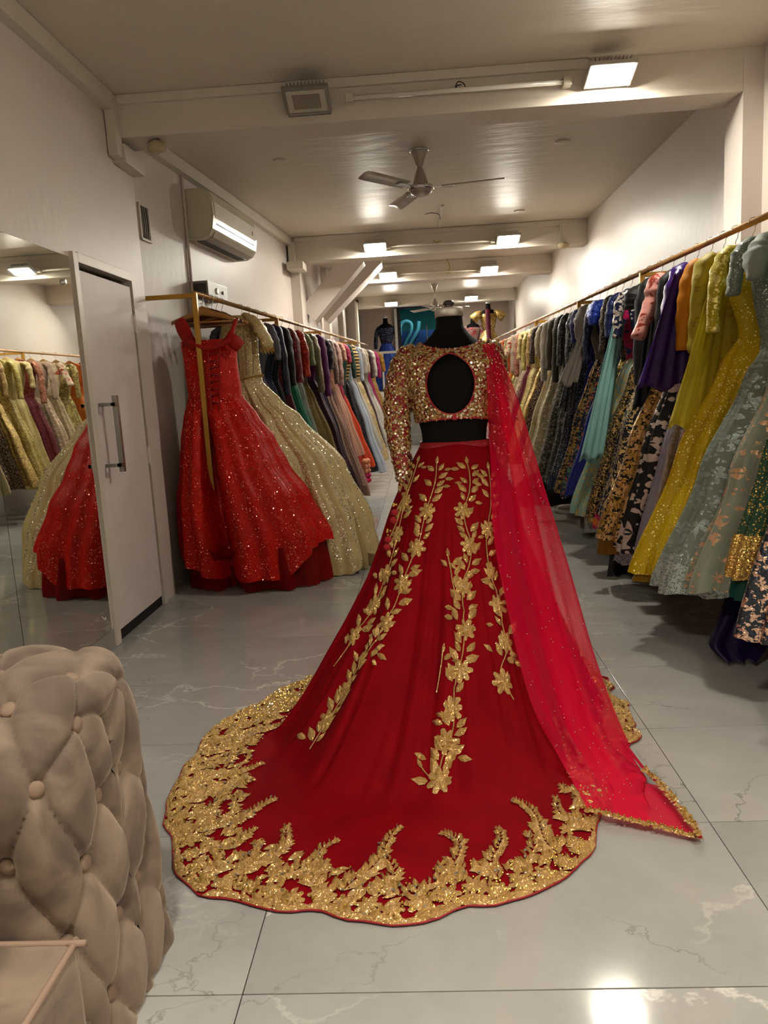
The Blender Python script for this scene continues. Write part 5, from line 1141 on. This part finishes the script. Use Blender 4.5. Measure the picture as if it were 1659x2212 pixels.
garment(7.92, L_, 'dark aubergine dress with a ruffled shoulder', 'dress', F('180a1c', '54384c', 'floral', 30, .3, .2), F('231226', '4c3850', 'dots', 100, .3, .6), .26, .46, .12, 1.38, .3, F('1c0c20', '503a50', 'floral', 30, .3, .2), .062, 1, nf=8, hw=HW2)
garment(8.18, L_, 'dusty rose sequinned gown with knotted front', 'dress', F('8a7068', 'c0a498', 'dots', 120, .4, .6), F('a07e70', 'c4a090', 'rays', 12.0, .3, .5), .24, .48, .13, 1.34, .46, nf=11, hw=HW1)
garment(8.42, L_, 'old rose embroidered long gown', 'dress', F('946e68', 'b99490', 'scroll', 40, .4, .3), F('947068', 'bc9a8c', 'dots', 140, .35, .6), .12, .48, .12, 1.34, .54, F('9a746c', 'bd9890', 'scroll', 40, .4, .3), .064, nf=8, hw=HW2)
garment(8.72, L_, 'peach gown ending in rosette ruffles over hot pink', 'dress', F('b88870', 'd0a890', 'dots', 90, .3, .4), F('c0907a', 'd8b098', 'dots', 100, .2, .4), .46, .44, .12, 1.38, .3, nf=8, hw=HW1)
garment(9.02, L_, 'crimson beaded gown on the left rail', 'dress', F('8c0c38', 'c05070', 'dots', 90, .3, .5), F('8c1030', 'c06478', 'dots', 90, .25, .5), .3, .38, .10, 1.38, .3, nf=7, hw=HW2)
garment(9.3, L_, 'bottle green gown with silver stars', 'dress', F('0b2c20', '8ca498', 'dots', 60, .12, .7), F('c8401c', 'e07848', 'dots', 60, .2, .3), .3, .42, .12, 1.2, .4, nf=7, hw=HW1)
garment(9.6, L_, 'black lace gown with a gold striped bodice', 'dress', F('141008', 'c4a468', 'bars', 26, .55, .4), F('0c0c0e', '34343a', 'floral', 60, .45, .2), .2, .44, .12, 1.38, .3, F('141008', 'c4a468', 'bars', 26, .55, .4), .058, nf=8, hw=HW1)
garment(9.88, L_, 'pale blue-white satin gown on the left rail', 'dress', F('aab4c4'), F('aeb9ca', None, 'dots', 60, .3, 0, .35), .2, .48, .13, 1.38, .4, nf=6, hw=HW1)
garment(10.16, L_, 'silver satin dress with a draped puff shoulder', 'dress', F('b3aca2', None, 'dots', 60, .3, 0, .35), F('a8a498', None, 'dots', 60, .3, 0, .32), .42, .46, .12, 1.38, .36, F('b8b0a6', None, 'dots', 60, .3, 0, .35), .068, 1, nf=6, hw=HW1)
garment(10.46, L_, 'cream gown with gold beadwork over grey lining', 'dress', F('b8ac90', 'd8c898', 'dots', 80, .35, .6), F('b8a884', 'd8c490', 'floral', 60, .5, .6, .4, .2, .5), .32, .46, .12, 1.38, .3, nf=7, hw=HW1)
garment(10.78, L_, 'wine coloured gown with tiny sequins', 'dress', F('34141c', '9c7a70', 'dots', 60, .2, .5), F('3c1c24', '80585c', 'dots', 80, .2, .6), .36, .44, .12, 1.38, .3, nf=7, hw=HW2)
garment(11.15, L_, 'white gown with pearl trimming on the left rail', 'dress', F('b9b2a8'), F('b8b4ac', 'd8d4cc', 'dots', 60, .25, .2), .4, .42, .12, 1.38, .46, nf=7, hw=HW1)
garment(11.55, L_, 'magenta dress near the end of the left rail', 'dress', F('8c1450'), F('8c184c'), .5, .40, .11, 1.38, .3, nf=6, hw=HW1)
garment(11.95, L_, 'bronze gold kurta at the end of the left rail', 'kurta', F('8c6c34', 'b8945c', 'floral', 60, .4, .5), F('94743c', 'bc9c60', 'dots', 80, .4, .6), .6, .40, .11, 1.38, .3, F('9a6c1c'), .06, nf=6, hw=HW1)
# rosette ruffles on the peach gown
pg = [o for o in C.objects if o.get('label', '').startswith('peach gown ending')][0]
for j in range(5):
    for i in range(7):
        bm = bmesh.new(); th = -PI * .95 + i * PI / 6.2; c, s = math.cos(th), math.sin(th)
        p = Vector((.095 + .355 * c, .13 * s - .005, .44 - .055 * j)); ball(bm, p, .036, (1, 1, .9), 2)
        for v_ in bm.verts: v_.co += (v_.co - p).normalized() * .008 * noise.noise(v_.co * 60)
        obj('rosette', bm, F('d8906c') if j < 3 else F('c8105a'), pg, True)
# ---------------------------------------------------------------- sofa in the near left corner
def taupe():
    m, nt, b = newmat('taupe_velvet'); Lk = nt.links; tc = N(nt, 'ShaderNodeTexCoord'); P = tc.outputs['Object']
    n = N(nt, 'ShaderNodeTexNoise', Scale=6.0, Detail=5.0, Distortion=.8); Lk.new(P, n.inputs['Vector'])
    f = math_node(nt, 'MULTIPLY_ADD', n.outputs['Fac'], 4.5); f.node.inputs[2].default_value = -1.7; f.node.use_clamp = True
    Lk.new(mixc(nt, f, lin('5c4e44'), lin('857463')), b.inputs['Base Color']); b.inputs['Roughness'].default_value = .75; b.inputs['Specular IOR Level'].default_value = .25
    b.inputs['Sheen Weight'].default_value = .55; b.inputs['Sheen Roughness'].default_value = .4; b.inputs['Sheen Tint'].default_value = lin('d8c4b0')
    n2 = N(nt, 'ShaderNodeTexNoise', Scale=700.0, Detail=2.0); Lk.new(P, n2.inputs['Vector']); bp = N(nt, 'ShaderNodeBump', Strength=.12, Distance=.001); Lk.new(n2.outputs['Fac'], bp.inputs['Height']); Lk.new(bp.outputs[0], b.inputs['Normal'])
    return m
TAUPE = taupe()
so = empty('tufted_sofa', (-.95, 1.5, 0), 0, 'taupe velvet button-tufted sofa in the near left corner', 'sofa'); O = Vector((-.95, 1.5, 0))
XR, YF, YB, ZT = -.668, 1.235, 1.70, .748; XL = -1.62; RR = .13
SX, SZ = .085, .160; A0, B0 = -.715, .60          # lattice pitch and one button's place
def unroll(p, n):
    """surface coordinates: a along the back and round its end, b up the face and over the top"""
    a_ = p.x + max(0, p.y - YF) * (.9 if n.x > abs(n.y) else 0) * 1.0; b__ = p.z + max(0, (p.y - YF)) * (.95 if n.z > .3 else .0)
    return a_, b__
def tuft(a_, b__):
    u = (a_ - A0) / SX; v = (b__ - B0) / SZ / 2
    p_, q_ = u * .5 + v, u * .5 - v; f = abs(math.sin(PI * p_)) * abs(math.sin(PI * q_))
    dp_, dq_ = p_ - round(p_), q_ - round(q_); da = (dp_ + dq_) * SX; db = (dp_ - dq_) * SZ; d2 = da * da + db * db
    return 1 - .40 * math.exp(-f * 11) - .22 * (1 - f) - .38 * math.exp(-d2 / .0006)
bm = bmesh.new(); NX, NP = 150, 170
def prof(s):      # closed rounded-rectangle outline of the back, seen from the side; s 0..1 from the front foot over the top to the rear foot
    H = ZT; segs = []
    pts = [(YF + .03, .0), (YF + .005, .15), (YF, .32), (YF - .012, .50), (YF - .005, .60), (YF + .04, .68), (YF + .12, ZT), (YF + .22, ZT + .005), (YB - .08, ZT - .012), (YB - .02, ZT - .07), (YB, .5), (YB, .2), (YB, 0)]
    k_ = s * (len(pts) - 1); i = min(int(k_), len(pts) - 2); f = k_ - i
    def P(j): j = max(0, min(len(pts) - 1, j)); return Vector((0, *pts[j]))
    p0, p1, p2, p3 = P(i - 1), P(i), P(i + 1), P(i + 2)
    return .5 * ((2 * p1) + (p2 - p0) * f + (2 * p0 - 5 * p1 + 4 * p2 - p3) * f * f + (3 * p1 - p0 - 3 * p2 + p3) * f ** 3)
# the end is closed by shrinking the outline towards its middle line while x runs round a quarter circle
YM = (YF + YB) / 2
grid = []
arc = .12
for i in range(NX + 1):
    t = i / NX; row = []
    L1 = (XR - arc) - XL; tot = L1 + arc * PI / 2 + .10; d = t * tot
    for j in range(NP + 1):
        s = j / NP; q = prof(s)
        if d <= L1: x = XL + d; k_ = 1.0; zk = 1.0
        elif d <= L1 + arc * PI / 2:
            a_ = (d - L1) / arc; x = XR - arc + arc * math.sin(a_); k_ = 1 - (1 - math.cos(a_)) * arc / (YB - YF) * 2 * .93; zk = 1 - (1 - math.cos(a_)) * .12
        else:
            e = (d - L1 - arc * PI / 2) / .10; x = XR + .004 * 0; k_ = (1 - arc / (YB - YF) * 2 * .93) * (1 - e); zk = .88 - .12 * e
        widen = .03 * (1 - q.z / ZT)
        row.append(Vector((x + (widen if d > L1 * .8 else 0) * sstep(L1 * .8, L1 + .1, d), YM + (q.y - YM) * k_, q.z * zk if q.z > 0 else 0)))
    grid.append(row)
disp = []
for i in range(NX + 1):
    for j in range(NP + 1):
        p = grid[i][j]; a1 = grid[min(i + 1, NX)][j] - grid[max(i - 1, 0)][j]; a2 = grid[i][min(j + 1, NP)] - grid[i][max(j - 1, 0)]
        n = a1.cross(a2); 
        if n.length < 1e-9: n = Vector((1, 0, 0))
        n.normalize()
        L1 = (XR - arc) - XL; tot = L1 + arc * PI / 2 + .10; a_ = XL + i / NX * tot
        b__ = j / NP * 12 ; s = j / NP
        # arc length up the profile
        disp.append((i, j, p, n, a_))
plen = [0.0]
for j in range(NP): plen.append(plen[-1] + (prof((j + 1) / NP) - prof(j / NP)).length)
hmax = .034
V = {}
for i, j, p, n, a_ in disp:
    f = tuft(a_, plen[j]); nz_ = noise.noise(p * 9) * .004
    V[i, j] = bm.verts.new(p + n * (-(hmax) * (1 - f) + nz_) - O)
for i in range(NX):
    for j in range(NP): bm.faces.new((V[i, j], V[i + 1, j], V[i + 1, j + 1], V[i, j + 1]))
bko = obj('tufted_back', bm, TAUPE, so, True)
BTN = plain('button_velvet', '7d6856', .8, sheen=.3)
for u in range(-8, 4):
    for v in range(-3, 8):
        if (u + v) % 2: continue
        a_ = A0 + u * SX; b__ = B0 + v * SZ
        L1 = (XR - arc) - XL; tot = L1 + arc * PI / 2 + .10
        ii = (a_ - XL) / tot * NX; jj = None
        for j in range(NP):
            if plen[j] <= b__ < plen[j + 1]: jj = j
        if jj is None or not (2 < ii < NX - 3) or jj < 4: continue
        ii = int(round(ii)); p = grid[ii][jj]; a1 = grid[min(ii + 1, NX)][jj] - grid[ii - 1][jj]; a2 = grid[ii][jj + 1] - grid[ii][jj - 1]; n = a1.cross(a2).normalized()
        bm = bmesh.new(); ball(bm, (0, 0, 0), .017, (1, 1, .45), 2); o = obj('button', bm, BTN, so, True); o.location = p - n * (hmax - .010) - O; o.rotation_mode = 'QUATERNION'; o.rotation_quaternion = n.to_track_quat('Z', 'Y')
CX, CY, CZ_ = -.665, 1.225, .305
bm = bmesh.new(); box(bm, Vector((-1.6, .35, .10)) - O, Vector((CX, CY, CZ_)) - O, .018)
obj('seat_cushion', bm, TAUPE, so, True)
bm = bmesh.new(); tube(bm, smooth_path([Vector(p) - O for p in ((-1.58, CY - .006, CZ_ - .004), (CX - .06, CY - .006, CZ_ - .002), (CX - .012, CY - .012, CZ_ - .003), (CX - .004, CY - .07, CZ_ - .003), (CX - .004, .38, CZ_ - .004))], 6), .0065, 8); obj('cushion_piping', bm, plain('piping_taupe', '8a7260', .7, sheen=.4), so, True)
bm = bmesh.new(); box(bm, Vector((-1.6, .40, .03)) - O, Vector((CX - .02, CY + .05, .10)) - O, .01); obj('seat_base', bm, TAUPE, so)
cu = empty('throw_cushion', (-.98, 1.12, .31), 0, 'corner of a green patterned cushion on the sofa seat at the left edge', 'cushion')
bm = bmesh.new(); ball(bm, (0, 0, .05), .12, (1, .45, .48), 3); obj('cover', bm, F('3c4a1c', '93a04c', 'lattice', 60, .8, .1), cu, True)
# ---------------------------------------------------------------- street end of the shop
def figure(x, y, z, h, lab, skirtm, topm, w_, cat='mannequin', hemw=.42, sleeve_=True):
    t = empty('dressed_mannequin', (x, y, z), 0, lab, cat)
    k_ = h / 1.6
    bm = bmesh.new(); lathe(bm, [(.11, .95), (.10, 1.02), (.13, 1.12), (.165, 1.28), (.175, 1.36), (.13, 1.42), (.06, 1.45), (.05, 1.50), (.05, 1.56), (0, 1.565)], n=28, sy=.6)
    for v_ in bm.verts: v_.co *= k_
    obj('torso', bm, VELB, t, True)
    bm = bmesh.new(); lathe(bm, [(.108, 1.0), (.125, 1.06), (.142, 1.12), (.178, 1.28), (.182, 1.34), (.13, 1.40)], n=40, sy=.62)
    for v_ in bm.verts: v_.co *= k_
    obj('bodice', bm, topm, t, True)
    bm = bmesh.new(); rings = []
    for i in range(14):
        f = i / 13; rings.append([Vector(((.11 + (hemw - .11) * f ** .8 + .02 * f * math.sin(q * PI / 3)) * math.cos(2 * PI * q / 60), (.09 + (hemw * .8 - .09) * f ** .8 + .02 * f * math.sin(q * PI / 3)) * math.sin(2 * PI * q / 60), 1.02 - 1.0 * f)) * k_ for q in range(60)])
    loft(bm, rings); obj('skirt', bm, skirtm, t, True)
    bm = bmesh.new(); lathe(bm, [(0, 1.56), (.052, 1.56), (.052, 1.59), (.02, 1.60), (.018, 1.63), (0, 1.64)], n=20)
    for v_ in bm.verts: v_.co *= k_
    obj('neck_cap', bm, MATS['cap_silver'], t, True)
    if sleeve_:
        for q in (-1, 1):
            bm = bmesh.new(); tube(bm, smooth_path([Vector((q * .14, 0, 1.38)) * k_, Vector((q * .20, 0, 1.28)) * k_, Vector((q * .23, -.02, 1.1)) * k_, Vector((q * .24, -.03, .92)) * k_], 4), [.05] + [.045] * 11 + [.03], 12); obj('sleeve', bm, topm, t, True)
    return t
bp_ = atY(838, 800, 17.9)
figure(bp_.x, 17.95, 1.16, 1.68, 'mannequin in a deep blue beaded gown on the platform by the shop window', F('1a3f98', 'a9b6d0', 'dots', 26, .12, .6), F('0c1430', 'b0b8d0', 'dots', 40, .22, .7), .4)
gp = atY(1056, 720, 17.3)
gf = figure(gp.x, 17.3, 1.30, 1.66, 'mannequin in a gold brocade lehenga with a maroon stole at the street end', F('b8924a', 'e0c482', 'floral', 26, .5, .6, .45, .2, .4), F('a07c38', 'd8bc78', 'floral', 30, .5, .6, .4, .2, .4), .4, hemw=.47, sleeve_=False)
bm = bmesh.new(); rows = [[Vector((-.02 + .10 * u + .006 * math.sin(j), -.12 - .30 * sstep(.2, 1, j / 12) - .012 * abs(u), 1.50 - 1.2 * j / 12)) for u in (-.5, 0, .5)] + [Vector((-.02 + .10 * u, -.105 - .30 * sstep(.2, 1, j / 12), 1.50 - 1.2 * j / 12)) for u in (.5, -.5)] for j in range(13)]
loft(bm, rows, True, True, True); obj('maroon_stole', bm, F('5c0c24', 'c89090', 'dots', 24, .12, .4), gf, True)
for q in (-1, 1):
    bm = bmesh.new(); tube(bm, [Vector((q * .13, -.02, 1.44)), Vector((q * .22, -.04, 1.40)), Vector((q * .33, -.06, 1.30))], [.05, .085, .11], 14); obj('cap_sleeve', bm, F('a07c38', 'd8bc78', 'floral', 30, .5, .6, .4, .2, .4), gf, True)
rp = atY(1022, 720, 17.9)
figure(rp.x, 17.9, 1.16, 1.55, 'partly hidden mannequin in red and blush beside the gold lehenga', F('8c1420', 'c8a090', 'floral', 30, .4, .3), F('a08078', '8c1c28', 'floral', 30, .4, .2), .4, hemw=.36)
def pl(nm, lo, hi, mat, lab=None, cat=None):
    o = obj(nm, B(lo, hi, .004), mat)
    if lab: tag(o, lab, cat)
    return o
bx_ = atY(856, 720, 16.7).x
rl = empty('railing', (bx_, 16.7, 1.16), 0, 'white painted metal railing at the top of the steps', 'railing')
WM = plain('railing_white', 'c9c8c4', .35, .2)
obj('tall_post', B((-.028, -.028, 0), (.028, .028, 1.72), .004), WM, rl)
obj('top_rail', B((-.75, -.022, .80), (-.028, .022, .85), .004), WM, rl)
for xx in (-.32, -.72): obj('short_post', B((xx - .02, -.02, 0), (xx + .02, .02, .80), .003), WM, rl)
ct = empty('counter', (-.05, 18.1, 1.16), 0, 'low white counter under the shop window', 'counter')
obj('counter_top', B((-.3, -.2, .50), (.55, .2, .54), .005), plain('counter_white', 'c9c9c4', .3), ct); obj('counter_body', B((-.27, -.17, 0), (.52, .17, .498), .004), WHITE, ct)
p = atY(873, 738, 18.1)
mo = empty('small_screen', (p.x, 18.1, 1.70), -.3, 'small glowing blue screen standing on the counter', 'screen')
obj('frame', B((-.09, -.01, .0), (.09, .01, .16), .004), plain('slot_dark', '2a2925', .5), mo); mo.location.z = 1.702 
obj('display', B((-.08, -.013, .012), (.08, -.0105, .148)), emit('screen_blue', (.05, .25, 1, 1), 3.0), mo)
for i, (dx, c_, lab_) in enumerate(((.18, 'c9c4b8', 'pale wrapped bundle on the counter next to the blue screen'), (.30, '8c7c6c', 'brown wrapped bundle on the right half of the counter'), (.40, 'b8b4a8', 'crumpled white bag at the right end of the counter'))):
    bm = bmesh.new(); ball(bm, (p.x + dx, 18.08, 1.745), .065, (1, .8, .9), 3)
    for v_ in bm.verts: v_.co += Vector((noise.noise(v_.co * 22), noise.noise(v_.co * 22 + Vector((9, 0, 0))), noise.noise(v_.co * 25))) * .02
    for v_ in bm.verts: v_.co.z = max(v_.co.z, 1.701)
    tag(obj('bundle', bm, plain('bundle%d' % i, c_, .5), None, True), lab_, 'bundle')
p = atY(770, 690, 18.6); eb = empty('wall_socket', (p.x, 18.69, p.z), 0, 'small grey junction box with a hanging cable on the back wall', 'electric box')
obj('plate', B((-.07, -.02, -.05), (.07, 0, .12), .004), PLA, eb); bm = bmesh.new(); tube(bm, smooth_path([(.05, -.03, .08), (.10, -.03, .02), (.09, -.03, -.3), (.11, -.03, -.6)], 5), .008, 6); obj('cable', bm, PLA, eb)
p = atY(771, 765, 17.0); ch_ = empty('chair', (-1.16, 17.0, 1.16), .2, 'dark upholstered chair back beside the far end of the left rail', 'chair')
bm = bmesh.new(); box(bm, (-.17, -.03, .40), (.17, .03, .85), .06); obj('backrest', bm, plain('chair_dark', '2c2220', .7), ch_, True)
bm = bmesh.new(); box(bm, (-.2, -.4, .38), (.2, 0, .46), .02); obj('seat', bm, MATS['chair_dark'], ch_)
for xx in (-.17, .17):
    for yy in (-.37, -.03): obj('leg', B((xx - .015, yy - .015, 0), (xx + .015, yy + .015, .38)), MATS['slot_dark'], ch_)
